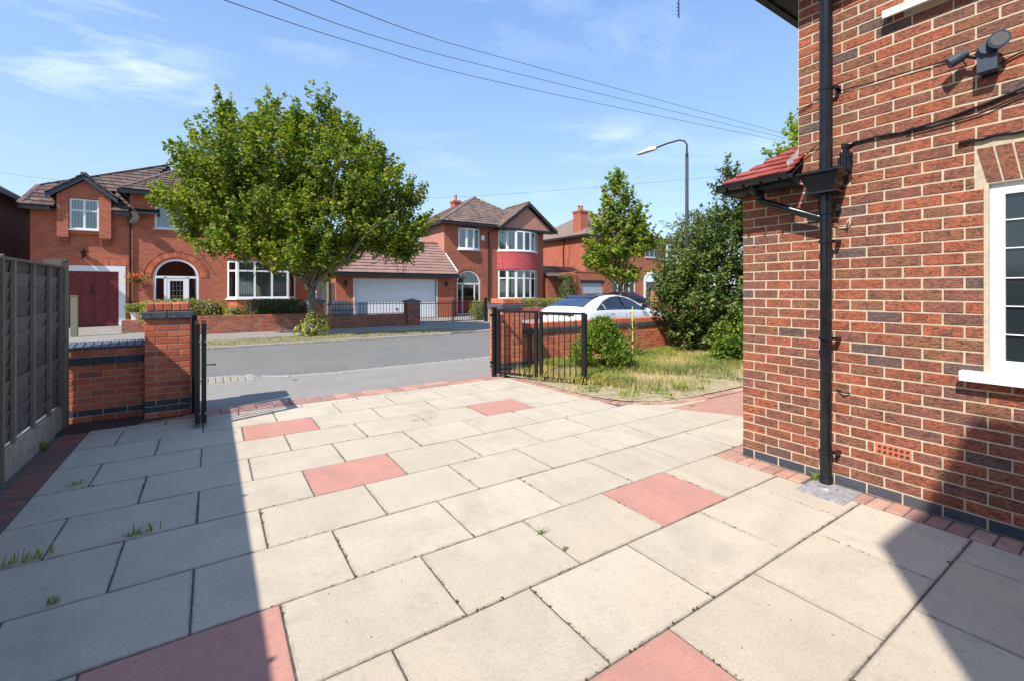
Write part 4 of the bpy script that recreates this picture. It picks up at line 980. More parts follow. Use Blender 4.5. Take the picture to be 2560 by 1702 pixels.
# garage doors: four boarded leaves in a white frame
part('door_frame',M['white'],A,lambda b:(b.box(-5.22,-3.19,-.02,.08,2.38,2.62),b.box(-3.42,-3.19,-.02,.08,0,2.38),b.box(-5.22,-5.12,-.02,.08,0,2.38)))
for k in range(4):
    xa=-5.12+k*.425; xb=xa+.42
    dk=part('garage_door',M['maroon'],A,lambda b:(b.box(xa,xb,.06,.10,.02,2.37),b.box(xa,xa+.05,.035,.06,.02,2.37),b.box(xb-.05,xb,.035,.06,.02,2.37),b.box(xa+.05,xb-.05,.035,.06,2.22,2.37),b.box(xa+.05,xb-.05,.035,.06,.02,.16)))
    if k==1: part('latch',M['black_iron'],dk,lambda b:(b.box(xb-.06,xb+.05,.015,.035,1.40,1.46),b.box(xb-.03,xb+.0,.01,.034,1.42,1.80)))
# soldier course above the garage
SC=Pieces('brick',A,60)
for k in range(28): SC.box(-5.2+k*.0795,-5.2+k*.0795+.068,-.006,.05,2.66,2.88,M['brick_orange'],.004)
SC.finish()
part('downpipe',M['black_gloss'],A,lambda b:(b.tube([(-3.03,-.07,.3),(-3.03,-.07,4.75),(-3.03,-.3,4.9)],.04,8),b.box(-3.13,-2.93,-.16,-.01,4.62,4.80)))
# porch with round arch, white screen and leaded door
window(A,Matrix(),-2.22,-.52,0,3.02,3,None,.09,.02,back=None,arch=True,sub=(-1.79,-.95),sill=False)
arch_ring(A,-2.30,-.44,2.17,.22,M['brick_orange'],n=34); arch_ring(A,-2.56,-.18,2.17,.06,M['brick_old'],n=34,name='brick')
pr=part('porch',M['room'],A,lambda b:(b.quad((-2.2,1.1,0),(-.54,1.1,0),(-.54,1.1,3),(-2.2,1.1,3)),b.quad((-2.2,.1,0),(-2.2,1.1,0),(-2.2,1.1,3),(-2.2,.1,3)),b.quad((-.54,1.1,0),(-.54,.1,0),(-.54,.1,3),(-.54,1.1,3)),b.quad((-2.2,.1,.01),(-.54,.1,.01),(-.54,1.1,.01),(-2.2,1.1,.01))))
fd=part('front_door',M['white'],A,lambda b:(b.box(-1.74,-1.62,.03,.09,0,2.1),b.box(-1.12,-1.0,.03,.09,0,2.1),b.box(-1.62,-1.12,.03,.09,0,.5),b.box(-1.62,-1.12,.03,.09,2.0,2.1)))
part('glazing_bar',M['white'],fd,lambda b:[b.box(-1.62,-1.12,.04,.06,z-.012,z+.012) for z in (.8,1.05,1.3,1.55,1.75)]+[b.box(x-.012,x+.012,.0401,.0601,.5,2.0) for x in (-1.5,-1.37,-1.24)])
window(A,Matrix(),-2.18,-.1,4.40,5.58,3,None,.08,.03,back='curtain')
# ground-floor bay and the tile-hung bay above
pl=[(.64,0),(1.02,-.42),(3.30,-.42),(3.68,0)]
bay(A,pl,1.16,3.02,2.52,[1,3,1])
ring_wall('bay_wall',M['facade_red'],A,[(.66,.02),(1.03,-.40),(3.29,-.40),(3.66,.02)],0,1.14)
part('sill',M['white'],A,lambda b:b.prism([(.55,.0),(.99,-.50),(3.33,-.50),(3.77,.0)],1.10,1.158))
ring_wall('tile_hanging',M['hang_red'],A,[(.62,.0),(1.0,-.46),(3.32,-.46),(3.70,.0)],3.05,4.22,.03)
bay(A,pl,4.28,5.70,None,[1,3,1],back='curtain' if False else 'blind')
dsh=part('satellite_dish',M['lamp_pole'],A,lambda b:(b.tube([(-3.02,0,4.62),(-3.02,-.28,4.66)],.018,6),b.add([( -2.9+.25*math.cos(t)*.9,-.35-.25*math.cos(t)*.5,4.78+.27*math.sin(t)) for t in [2*math.pi*k/14 for k in range(14)]]+[(-2.98,-.22,4.76)],[(k,(k+1)%14,14) for k in range(14)]+[tuple(range(13,-1,-1))]),b.tube([(-2.95,-.3,4.6),(-2.72,-.62,4.66)],.01,5)))
tag(part('wall_lantern',M['black_iron'],None,lambda b:(b.box(-4.60,-4.50,26.02,26.199,3.02,3.14),b.tube([(-4.55,25.98,3.02),(-4.55,25.98,3.22)],[.06,.09],8),b.tube([(-4.55,25.98,3.22),(-4.55,25.98,3.34)],[.14,.02],8),b.tube([(-4.55,25.98,2.9),(-4.55,25.98,3.02)],[.02,.05],8))),'black lantern on the brick wall above the maroon garage doors','lantern')
hb=empty('hanging_basket',(-2.75,25.95,2.0),'hanging basket of red flowers on the brick wall beside the maroon garage','hanging basket')
part('basket',M['twig'],hb,lambda b:(b.tube([(0,0,-.12),(0,0,.02),(0,0,.06)],[.08,.18,.2],10),b.tube([(0,.24,.62),(0,0,.62),(0,0,.06)],.012,5)))
P_=np.array([[rng.gauss(0,.17),rng.gauss(0,.12),rng.gauss(.08,.09)] for _ in range(260)]); leaves('foliage',P_,nr.normal(0,1,(260,3))+[0,0,.7],.08,M['leaf_gold'],hb)
P_=np.array([[rng.gauss(-.1,.15),rng.gauss(-.06,.1),rng.gauss(.15,.07)] for _ in range(110)]); leaves('flower',P_,nr.normal(0,1,(110,3)),.08,M['flower_red'],hb)
pw=brick_wall('low brick planter wall with a pale pot beside the maroon garage drive',-2.75,-1.9,21.6,22.6,6,blue=(),mats=M['brick_old'],band=False,cop=False,limit=120,name='planter_wall')
tag(part('flower_pot',M['white_post'],None,lambda b:b.tube([(-2.35,21.9,.45),(-2.35,21.9,.72),(-2.35,21.9,.74)],[.14,.2,.22],12)),'pale pot holding a bright green shrub on the planter wall','pot')
# ---- house B : centre, pyramid roof and red bay
Bh=empty('brick_house',(0,25.6,0),'detached brick house in the centre with curved bay, red tile-hung panel and brown pyramid roof','house')
def Bw(b):
    arch_wall(b,12.0,19.75,0,5.80,[(12.98,14.5,4.18,5.54)],[(12.87,14.56,0,2.83)],rev=.12)
    b.quad((19.75,0,0),(19.75,6.9,0),(19.75,6.9,5.8),(19.75,0,5.8)); b.quad((19.75,6.9,0),(12,6.9,0),(12,6.9,5.8),(19.75,6.9,5.8))
part('wall',M['facade_brown'],Bh,Bw)
part('side_wall',M['facade_pink'],Bh,lambda b:b.quad((12.0,6.9,0),(12.0,0,0),(12.0,0,5.8),(12.0,6.9,5.8)))
ap=(15.95,3.2,8.28)
br_=hip_roof(Bh,11.65,20.1,-.35,6.75,5.82,[ap],FD)
e=.03
tiled(br_,[(11.65,-.38,5.84),(20.1,-.38,5.84),(ap[0],ap[1],ap[2]+e)],M['tile_brown'],limit=300,stag=False)
tiled(br_,[(11.62,6.75,5.84),(11.62,-.35,5.84),(ap[0],ap[1],ap[2]+e)],M['tile_brown'],limit=200,stag=False)
ridge(br_,(11.65,-.35,5.85),(ap[0],ap[1],ap[2]+.04),M['tile_brown']); ridge(br_,(11.65,6.75,5.85),(ap[0],ap[1],ap[2]+.04),M['tile_brown'])
part('fascia',FD,Bh,lambda b:(b.box(11.58,15.75,-.44,-.36,5.66,5.83),b.box(11.58,11.66,-.36,6.8,5.66,5.83),b.box(11.66,15.7,-.36,0,5.70,5.73),b.box(11.66,12.0,0,6.8,5.70,5.73)))
# gable over the bay
G0=(15.62,5.66); G1=(18.05,7.50); G2=(20.5,5.70)
part('gable_wall',M['facade_pink'],Bh,lambda b:b.prismy([(15.95,5.72),(20.15,5.72),(G1[0],7.22)],-.50,-.30))
def Gb(b):
    for (p,q) in ((G0,G1),(G1,G2)): b.prismy([(p[0],p[1]-.20),(q[0],q[1]-.20),(q[0],q[1]),(p[0],p[1])],-.72,-.64)
    b.box(15.7,20.45,-.66,0,5.58,5.715)
part('bargeboard',FD,Bh,Gb)
gr_=part('gable_roof',FD,Bh,lambda b:(b.quad((G0[0],-.72,G0[1]),(G1[0],-.72,G1[1]),(G1[0],2.3,G1[1]),(G0[0],-.2,G0[1])),b.quad((G1[0],-.72,G1[1]),(G2[0],-.72,G2[1]),(G2[0],3.0,G2[1]),(G1[0],3.0,G1[1]))))
tiled(gr_,[(G0[0],-.30,G0[1]+.03),(G0[0],-.72,G0[1]+.03),(G1[0],-.72,G1[1]+.03),(G1[0],2.3,G1[1]+.03)],M['tile_brown'],limit=100,stag=False)
tiled(gr_,[(G2[0],-.72,G2[1]+.03),(G2[0],3.0,G2[1]+.03),(G1[0],3.0,G1[1]+.03),(G1[0],-.72,G1[1]+.03)],M['tile_brown'],limit=40,stag=False)
ridge(gr_,(G1[0],-.7,G1[1]+.05),(G1[0],2.2,G1[1]+.05),M['tile_brown'])
def arcplan(x0,x1,dep,n):
    xc=(x0+x1)/2; hw=(x1-x0)/2; Rr=(hw*hw+dep*dep)/(2*dep); th=math.asin(hw/Rr); return [(xc+Rr*math.sin(-th+2*th*k/n),-(Rr*math.cos(-th+2*th*k/n)-Rr+dep)) for k in range(n+1)]
ap1=arcplan(15.95,19.2,.72,6)
bay(Bh,ap1,1.0,2.95,2.38,[1]*6); bay(Bh,ap1,4.22,5.56,None,[1]*6)
ring_wall('bay_wall',M['facade_brown'],Bh,arcplan(15.93,19.22,.74,10),0,.98)
ring_wall('tile_hanging',M['hang_red'],Bh,arcplan(15.90,19.25,.80,12),2.97,4.14,.035)
ring_wall('sill',M['white'],Bh,arcplan(15.84,19.31,.84,12),4.15,4.21); ring_wall('sill',M['white'],Bh,arcplan(15.84,19.31,.84,12),.93,.99)
ap2=arcplan(12.98,14.5,.22,3); bay(Bh,ap2,4.2,5.52,None,[1,1,1]); ring_wall('sill',M['white'],Bh,arcplan(12.9,14.58,.28,6),4.11,4.19)
window(Bh,Matrix(),12.87,14.56,0,2.83,3,None,.08,.02,back=None,arch=True,sub=(13.28,14.15),sill=False)
arch_ring(Bh,12.80,14.63,1.985,.20,M['brick_old'],n=30)
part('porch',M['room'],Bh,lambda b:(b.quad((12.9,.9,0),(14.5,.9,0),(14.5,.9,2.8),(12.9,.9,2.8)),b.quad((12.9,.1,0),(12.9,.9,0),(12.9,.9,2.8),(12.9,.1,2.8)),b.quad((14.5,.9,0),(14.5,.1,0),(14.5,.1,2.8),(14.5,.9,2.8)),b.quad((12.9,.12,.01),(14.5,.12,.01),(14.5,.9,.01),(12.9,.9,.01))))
part('front_door',M['red_door'],Bh,lambda b:(b.box(13.34,14.08,.035,.06,0,.95),b.box(12.96,13.24,.035,.06,0,.95),b.box(14.2,14.48,.035,.06,0,.95)))
part('downpipe',M['black_gloss'],Bh,lambda b:(b.tube([(15.18,-.07,.1),(15.18,-.07,5.4),(15.5,-.35,5.62)],.045,8)))
part('alarm_box',M['white'],Bh,lambda b:b.box(14.62,14.84,-.09,-.001,4.82,5.14))
q=at(1139,510,33); chimney(Bh,q.x,q.y-25.6,5.0,8.1,.5,.6,1)
# garage of house B
Gg=empty('brick_garage',(0,24.0,0),'brick double garage with wide white door and sloping brown tiled roof','garage')
def Gw(b):
    arch_wall(b,5.25,11.9,0,2.36,[(6.16,10.76,0,2.2)],rev=.15)
    b.quad((5.25,5,0),(5.25,0,0),(5.25,0,2.36),(5.25,5,2.36)); b.quad((11.9,0,0),(11.9,1.6,0),(11.9,1.6,2.36),(11.9,0,2.36))
part('wall',M['facade_red'],Gg,Gw)
gd=part('garage_door',M['white_door'],Gg,lambda b:b.box(6.16,10.76,.10,.14,0,2.2))
for k in range(23): part('door_panel',M['white_door'],gd,lambda b:b.box(6.18+k*.199,6.18+k*.199+.19,.088,.10,.03,1.05)) if False else None
gp=Pieces('door_panel',gd,60)
for k in range(4): gp.box(6.18,10.74,.085,.10,.03+k*.54,.03+k*.54+.525,M['white_door'],.008)
gp.finish()
part('door_frame',M['white'],Gg,lambda b:(b.box(10.76,10.82,-.02,.1,0,2.2),b.box(6.10,6.16,-.02,.1,0,2.2)))
part('handle',M['black_iron'],gd,lambda b:b.box(8.4,8.5,.05,.084,.5,.58))
RG=[(5.0,-.28,2.45),(12.05,-.28,2.45),(12.05,2.62,4.48),(7.9,2.62,4.48)]
rg=part('roof',FD,Gg,lambda b:(b.quad(*RG),b.quad((5.0,5.2,2.45),(5.0,-.28,2.45),(7.9,2.62,4.48)),b.quad((12.05,5.4,2.45),(5.0,5.2,2.45),(7.9,2.62,4.48),(12.05,2.62,4.48))))
tiled(rg,[(5.0,-.30,2.47),(12.05,-.30,2.47),(12.05,2.62,4.51),(7.9,2.62,4.51)],M['tile_rose'],tw=.33,g=.32,stag=False,limit=300,th=.035)
ridge(rg,(7.9,2.62,4.53),(12.05,2.62,4.53),M['tile_rose']); ridge(rg,(5.0,-.3,2.48),(7.9,2.62,4.53),M['tile_rose'])
part('fascia',FD,Gg,lambda b:(b.box(4.95,12.08,-.36,-.28,2.28,2.46),b.box(5.0,12.0,-.28,0,2.33,2.36)))
part('flashing',M['white_post'],Gg,lambda b:(b.add([(12.06,-.1,2.62),(12.06,2.62,4.55),(12.10,2.62,4.62),(12.10,-.1,2.70)],[(0,1,2,3)])))
for x,lab in ((5.7,'small wall lamp left of the wide white garage door'),(11.35,'small wall lamp right of the wide white garage door')):
    tag(part('wall_lamp',M['black_iron'],None,lambda b:(b.box(x-.03,x+.03,23.9,23.999,1.95,2.05),b.tube([(x,23.87,1.78),(x,23.87,2.0),(x,23.87,2.06)],[.05,.07,.02],8))),lab,'lamp','wall lamps on the white garage')
# fence between A and the garage
sf=empty('wooden_fence',(4.35,24.2,0),'dark green boarded fence between the left house and the white garage','fence')
SF=Pieces('board',sf,60)
for k in range(8): SF.box(.02+k*.12,.02+k*.12+.112,0,.02,0,1.95,M['fence_wood'],.004)
SF.finish(); part('fence_post',M['concrete'],sf,lambda b:b.box(.5,.58,-.06,-.001,0,2.0))
# ---- house C : right, mostly behind the young tree
Ch=empty('brick_house',(0,26.2,0),'red brick house with chimney and pale arched doorway behind the young tree','house')
def Cw(b):
    arch_wall(b,24.4,34.1,0,5.9,[(27.3,30.1,.8,2.25),(31.4,33.2,4.45,5.5)],[(31.45,32.95,0,3.0)],rev=.12)
    b.quad((24.4,8,0),(24.4,0,0),(24.4,0,5.9),(24.4,8,5.9)); b.quad((34.1,0,0),(34.1,8,0),(34.1,8,5.9),(34.1,0,5.9)); b.quad((34.1,8,0),(24.4,8,0),(24.4,8,5.9),(34.1,8,5.9))
part('wall',M['facade_red'],Ch,Cw)
cr=hip_roof(Ch,24.05,34.45,-.35,8.3,5.95,[(28.2,3.9,8.6),(30.3,3.9,8.6)],M['tile_brown'])
part('fascia',FD,Ch,lambda b:(b.box(23.98,34.5,-.42,-.34,5.78,5.95),b.box(23.98,24.06,-.34,8.3,5.78,5.95)))
window(Ch,Matrix(),27.3,30.1,.8,2.25,4,None,.08,.03,back='curtain'); window(Ch,Matrix(),31.4,33.2,4.45,5.5,3,None,.08,.03,back='room')
window(Ch,Matrix(),31.45,32.95,0,3.0,3,None,.1,.02,back='room',arch=True,sub=(31.8,32.6),sill=False,frame=M['blue_door'])
def surr(b):
    n=12; xc=32.2; zs=2.25
    for k in range(n):
        a0=math.pi*k/n; a1=math.pi*(k+1)/n; p=[(xc+r_*math.cos(t_),zs+r_*math.sin(t_)) for r_,t_ in ((1.0,a0),(1.0,a1),(.76,a1),(.76,a0))]; b.prismy(p[::-1],-.06,.0)
    b.box(31.2,31.44,-.06,0,0,2.25); b.box(32.96,33.2,-.06,0,0,2.25)
part('door_surround',M['white'],Ch,surr)
q=at(1471,560,33.5); chimney(Ch,24.95,1.2,4.8,8.0,.8,.9,2)
part('downpipe',M['black_gloss'],Ch,lambda b:(b.tube([(24.33,2.6,3.2),(24.33,2.6,5.8)],.05,6),b.tube([(34.0,-.06,0),(34.0,-.06,5.8)],.05,6)))
Cg=empty('brick_garage',(0,24.0,0),'small brick garage with grey roller door beyond the roof of the white car','garage')
part('wall',M['facade_red'],Cg,lambda b:(arch_wall(b,21.35,24.35,0,2.85,[(21.95,24.1,0,2.1)],rev=.15),b.quad((21.35,4,0),(21.35,0,0),(21.35,0,2.85),(21.35,4,2.85)),b.quad((24.35,0,0),(24.35,2.2,0),(24.35,2.2,2.85),(24.35,0,2.85)),b.box(21.3,24.4,-.03,.12,2.86,2.93)))
gd=part('garage_door',M['grey_shutter'],Cg,lambda b:b.box(21.95,24.1,.1,.13,0,2.1)); P9=Pieces('slat',gd,60)
for k in range(14): P9.box(21.97,24.08,.08,.1,k*.15+.01,k*.15+.14,M['grey_shutter'],.01)
P9.finish()
part('fascia',FD,Cg,lambda b:b.box(21.85,24.2,-.02,.1,2.1,2.3))
Cl=empty('brick_outbuilding',(0,25.4,0),'low brick outbuilding with lean-to tiled roof between the centre house and the grey garage','outbuilding')
part('wall',M['facade_red'],Cl,lambda b:(b.box(19.9,21.34,0,3,0,2.45),))
lr_=part('roof',FD,Cl,lambda b:b.quad((19.85,-.3,2.5),(24.3,-.3,2.5),(24.3,2.3,3.45),(19.85,2.3,3.45)))
tiled(lr_,[(19.85,-.32,2.53),(21.3,-.32,2.53),(21.3,2.3,3.48),(19.85,2.3,3.48)],M['tile_brown'],limit=120)
part('gutter',FD,Cl,lambda b:(b.box(19.85,21.3,-.4,-.3,2.38,2.5),b.tube([(21.2,-.2,2.4),(21.2,-.06,2.2),(21.2,-.06,0)],.045,6)))
# ---- house D : far left, seen past the fence
Dh=empty('brick_house',(-7.3,24.95,0),'brown brick house in shade at the far left edge beyond the fence','house')
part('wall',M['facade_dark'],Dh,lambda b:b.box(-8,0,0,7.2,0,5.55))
dr_=hip_roof(Dh,-8.35,.33,-.35,7.55,5.6,[(-4,3.4,8.5),(-4,3.8,8.5)],M['tile_brown'])
part('fascia',FD,Dh,lambda b:(b.box(.30,.38,-.4,7.6,5.42,5.62),b.box(-8.4,.30,7.5,7.6,5.42,5.62),b.box(-8.4,.3,-.42,-.35,5.42,5.62),b.box(0.001,.30,-.35,7.5,5.48,5.51)))
part('downpipe',FD,Dh,lambda b:(b.tube([(.08,6.6,0),(.08,6.6,5.4)],.045,6),b.tube([(.08,5.7,1.2),(.08,6.55,2.0)],.03,6)))
# ---- house behind the camera, left of the fence (throws the shadow on the right)
Nh=empty('brick_house',(-1.6,-1,0),'tall neighbouring brick house behind the viewer on the fence side','house')
part('wall',M['facade_red'],Nh,lambda b:b.box(-9,0,-9,-1.6,0,5.2))
part('roof',M['tile_brown'],Nh,lambda b:b.add([(-9.2,-9.2,5.2),(.1,-9.2,5.2),(.1,-1.5,5.2),(-9.2,-1.5,5.2),(-4.5,-8,7.9),(-4.5,-2.6,7.9)],[(0,3,2,1),(0,1,4),(1,2,5,4),(2,3,5),(3,0,4,5)]))
def shadow_slab(b):
    pr=[(-2.6,0),(-.05,0),(-.05,4.53),(.22,5.73),(.11,6.07),(-.27,7.16),(-2.6,7.25)]
    b.add([(.18,y,z) for y,z in pr]+[(.02,y,z) for y,z in pr],[tuple(range(7)),tuple(range(13,6,-1))]+[(k,7+k,7+(k+1)%7,(k+1)%7) for k in range(7)])
part('gable_wall',M['facade_red'],Nh,shadow_slab)  # added unseen slab, outline shaped to throw the shadow edge at the right
# ------------------------------------------------------------------ front walls and railings across the street
brick_wall('long low weathered brick wall in front of the house with maroon garage doors',-1.8,3.38,19.4,19.62,7,blue=(),mats=M['brick_old'],band=False,cop=True,limit=300)
brick_wall('low weathered brick wall with thin iron railing in front of the white garage',3.80,7.24,19.4,19.62,7,blue=(),mats=M['brick_old'],band=False,cop=False,limit=300)
def small_pillar(x0,x1,h,label):
    e=empty('gate_pillar',((x0+x1)/2,19.55,0),label,'pillar'); w_=(x1-x0)/2; P=Pieces('brick',e,200)
    part('mortar',M['mortar_grey'],e,lambda b:b.box(-w_+.01,w_-.01,-w_+.01,w_-.01,0,h-.1))
    for r in range(int((h-.1)/.075)):
        n=2; L=2*w_/n
        for k in range(n):
            P.box(-w_+k*L+.004,-w_+(k+1)*L-.004,-w_,-w_+.08,r*.075+.005,r*.075+.07,M['brick_old'],.004); P.box(-w_,-w_+.08,-w_+.09+k*L*.8,-w_+.08+(k+1)*L*.8,r*.075+.005,r*.075+.07,M['brick_old'],.004)
    P.finish()
    part('cap',M['cap_slate'],e,lambda b:(b.box(-w_-.05,w_+.05,-w_-.05,w_+.05,h-.1,h-.04),b.add([(-w_-.05,-w_-.05,h-.04),(w_+.05,-w_-.05,h-.04),(w_+.05,w_+.05,h-.04),(-w_-.05,w_+.05,h-.04),(0,0,h+.07)],[(0,1,4),(1,2,4),(2,3,4),(3,0,4)])))
small_pillar(3.39,3.78,1.18,'brick pillar with flat top beside the big tree trunk, next to the blue bin')
small_pillar(7.27,7.83,1.12,'brick pillar with dark pointed cap at the iron gates across the street')
rl=empty('iron_railing',(3.9,19.5,.5),'thin black iron railing on the low wall before the white garage','railing')
part('rail',M['black_iron'],rl,lambda b:(b.box(0,3.36,-.012,.012,.46,.49),b.box(0,3.36,-.012,.012,.04,.065)))
RB=Pieces('bar',rl,60)
for k in range(24): RB.box(.06+k*.142,.06+k*.142+.016,-.008,.008,.04,.60,M['black_iron'],.002)
RB.finish()
for (xa,xb,lab) in ((7.9,9.58,'left leaf of the black iron gates before the white garage'),(9.62,11.36,'right leaf of the black iron gates before the arched red doorway')):
    gg=empty('iron_gate',(xa,19.5,0),lab,'gate','iron gates across the street'); L=xb-xa
    part('frame',M['black_iron'],gg,lambda b:(b.box(0,.035,-.02,.02,.05,1.08),b.box(L-.035,L,-.02,.02,.05,1.08),b.box(.035,L-.035,-.015,.015,.93,.965),b.box(.035,L-.035,-.015,.015,.08,.115)))
    GP=Pieces('bar',gg,40)
    for k in range(13): GP.box(.1+k*(L-.2)/12-.008,.1+k*(L-.2)/12+.008,-.008,.008,.115,1.06,M['black_iron'],.002)
    GP.finish()
tag(part('gate_post',M['black_iron'],None,lambda b:(b.box(11.37,11.47,19.45,19.55,0,1.14),b.box(11.33,11.51,19.41,19.59,1.14,1.19))),'black square post at the right end of the iron gates','post')
brick_wall('low brick wall carrying the clipped hedge right of the iron gates',11.55,22,19.4,19.62,7,blue=(),mats=M['brick_old'],band=False,cop=True,limit=150)
bn=empty('wheelie_bin',(3.55,20.6,0),'blue wheelie bin with pale blue lid behind the brick pillar by the tree','bin')
part('body',M['blue_plastic'],bn,lambda b:b.add([(-.22,-.25,.05),(.22,-.25,.05),(.22,.25,.05),(-.22,.25,.05),(-.28,-.33,.98),(.28,-.33,.98),(.28,.3,.98),(-.28,.3,.98)],[(0,3,2,1),(4,5,6,7),(0,1,5,4),(1,2,6,5),(2,3,7,6),(3,0,4,7)]))
part('lid',M['silver_cover'],bn,lambda b:b.tube([(-.31,0,1.0),(.31,0,1.0)],[.34,.34],10) if False else b.add([(-.31,-.37,.98),(.31,-.37,.98),(.31,.33,1.0),(-.31,.33,1.0),(-.27,-.25,1.10),(.27,-.25,1.10),(.27,.3,1.14),(-.27,.3,1.14)],[(0,3,2,1),(4,5,6,7),(0,1,5,4),(1,2,6,5),(2,3,7,6),(3,0,4,7)]))
part('wheel',M['rubber'],bn,lambda b:b.tube([(-.26,.27,.1),(.26,.27,.1)],.1,10))
cv=empty('covered_barbecue',(4.75,20.7,0),'shiny silver covered barbecue behind the railing left of the white garage','barbecue')
def cvf(b):
    pr_=[(-.42,0),(-.45,.7),(-.36,.98),(-.2,1.08),(.2,1.08),(.36,.98),(.45,.7),(.42,0)]; b.prismy(pr_[::-1],-.3,.3)
o_=part('cover',M['silver_cover'],cv,cvf); smooth_angle(o_,40)
part('strap',M['black_iron'],cv,lambda b:b.box(-.46,.46,-.31,.31,.68,.71))
tag(part('white_box',M['white'],None,lambda b:(b.box(5.5,5.85,20.5,20.9,0,1.02),b.add([(5.48,20.48,1.02),(5.87,20.48,1.02),(5.87,20.92,1.02),(5.48,20.92,1.02),(5.67,20.7,1.16)],[(0,1,4),(1,2,4),(2,3,4),(3,0,4)]))),'upright white box standing before the white garage door','box')

for (u,v,lab) in ((1043,601,'small white satellite dish right of another on the side wall above the garage roof'),(1019,603,'small white satellite dish at the tree edge above the garage roof')):
    p=at(u,v,29.5); d=empty('satellite_dish',tuple(p),lab,'satellite dish')
    part('dish',M['white'],d,lambda b:b.add([(.26*math.cos(t),-.1,.26*math.sin(t)) for t in [2*math.pi*k/14 for k in range(14)]]+[(0,0,0)],[(k,(k+1)%14,14) for k in range(14)]))
    part('mast',M['black_iron'],d,lambda b:(b.tube([(0,.02,0),(0,.1,-.1),(0,.12,-1.6)],.02,6),b.tube([(0,0,-.2),(0,-.35,-.05)],.012,5)))

# ------------------------------------------------------------------ trees and plants
RV=np.array([CP,-SP,0.]); FV=np.array([SP,CP,0.])     # right / forward of the street view, used as tree axes
def crown_pts(lobes,nsh,per,Ls,up=.55,spread=.10,inner=.25):
    vol=np.array([l[3]*l[4]*l[5] for l in lobes])**.62; pr=vol/vol.sum(); P=[];Nn=[];D=[]; tips=[]
    for _ in range(nsh):
        l=lobes[nr.choice(len(lobes),p=pr)]; d=nr.normal(0,1,3); d/=np.linalg.norm(d)
        rad=nr.uniform(inner,1)**.45 if nr.rand()>.12 else nr.uniform(1,1.12)
        if d[2]<-.2: rad*=.86
        o=np.array(l[:3])+ (RV*d[0]*l[3]+FV*d[1]*l[4]+np.array([0,0,1])*d[2]*l[5])*rad
        out=(RV*d[0]+FV*d[1]+np.array([0,0,d[2]]))*.7+np.array([0,0,up])+nr.normal(0,.22,3); out/=np.linalg.norm(out)
        L=Ls*nr.uniform(.5,1.25); t=nr.uniform(0,1,per); k=o-out*L*.5
        pts=k+out*L*t[:,None]+nr.normal(0,spread,(per,3))*(1.25-t[:,None]*.75)
        P.append(pts); nn=out*.35+nr.normal(0,.55,(per,3))+np.array([0,0,.75]); Nn.append(nn); D.append(np.tile(out,(per,1))+nr.normal(0,.7,(per,3))); tips.append((o,out,L))
    return np.concatenate(P),np.concatenate(Nn),np.concatenate(D),tips
def tree(name,label,cat,base,trunk_h,tr,lobes,nsh,per,Ls,size,m,group=None,limbs=14,lean=(0,0),twigs=160,aspect=1.15,up=.55,spread=.10,twig_r=.006,fork=None):
    base=np.array(base,float); e=empty(name,tuple(base),label,cat,group)
    lobesW=[(base[0]+RV[0]*l[0]+FV[0]*l[1],base[1]+RV[1]*l[0]+FV[1]*l[1],base[2]+l[2],l[3],l[4],l[5]) for l in lobes]
    P,Nn,D,tips=crown_pts(lobesW,nsh,per,Ls,up,spread)
    fk=np.array([lean[0],lean[1],trunk_h])
    b=MB(); pts=[(0,0,-.1),(0,0,.05),(lean[0]*.3,lean[1]*.3,trunk_h*.4),tuple(fk)]; b.tube(pts,[tr*1.5,tr*1.15,tr*.95,tr*.85],14); b.build('trunk',M['bark'],e,smooth=True)
    b=MB()
    for k in range(limbs):
        l=lobesW[k%len(lobesW)]; d=nr.normal(0,.5,3); tgt=np.array(l[:3])+RV*d[0]*l[3]+FV*d[1]*l[4]+np.array([0,0,abs(d[2])*l[5]*.9])-base
        mid=fk+(tgt-fk)*.45+np.array([0,0,.15*np.linalg.norm((tgt-fk)[:2])])*(-.3)+nr.normal(0,.12,3); r0=tr*.55*nr.uniform(.6,1)
        b.tube([tuple(fk-np.array([0,0,.15])),tuple(fk+(mid-fk)*.35),tuple(mid),tuple(mid+(tgt-mid)*.5+nr.normal(0,.08,3)),tuple(tgt)],[r0,r0*.8,r0*.55,r0*.3,r0*.1],8)
    b.build('limb',M['bark'],e,smooth=True,kind='stuff')
    b=MB()
    for (o,out,L) in [tips[i] for i in nr.choice(len(tips),min(twigs,len(tips)),replace=False)]:
        o=o-base; b.tube([tuple(o-out*L*1.3+nr.normal(0,.05,3)),tuple(o-out*L*.3),tuple(o+out*L*.55)],[twig_r*2,twig_r*1.4,twig_r*.6],4,caps=False)
    b.build('twig',M['twig'],e,kind='stuff')
    leaves('crown',P-base,Nn,size,m,e,aspect=aspect,dirs=D,kind='stuff')
    return e
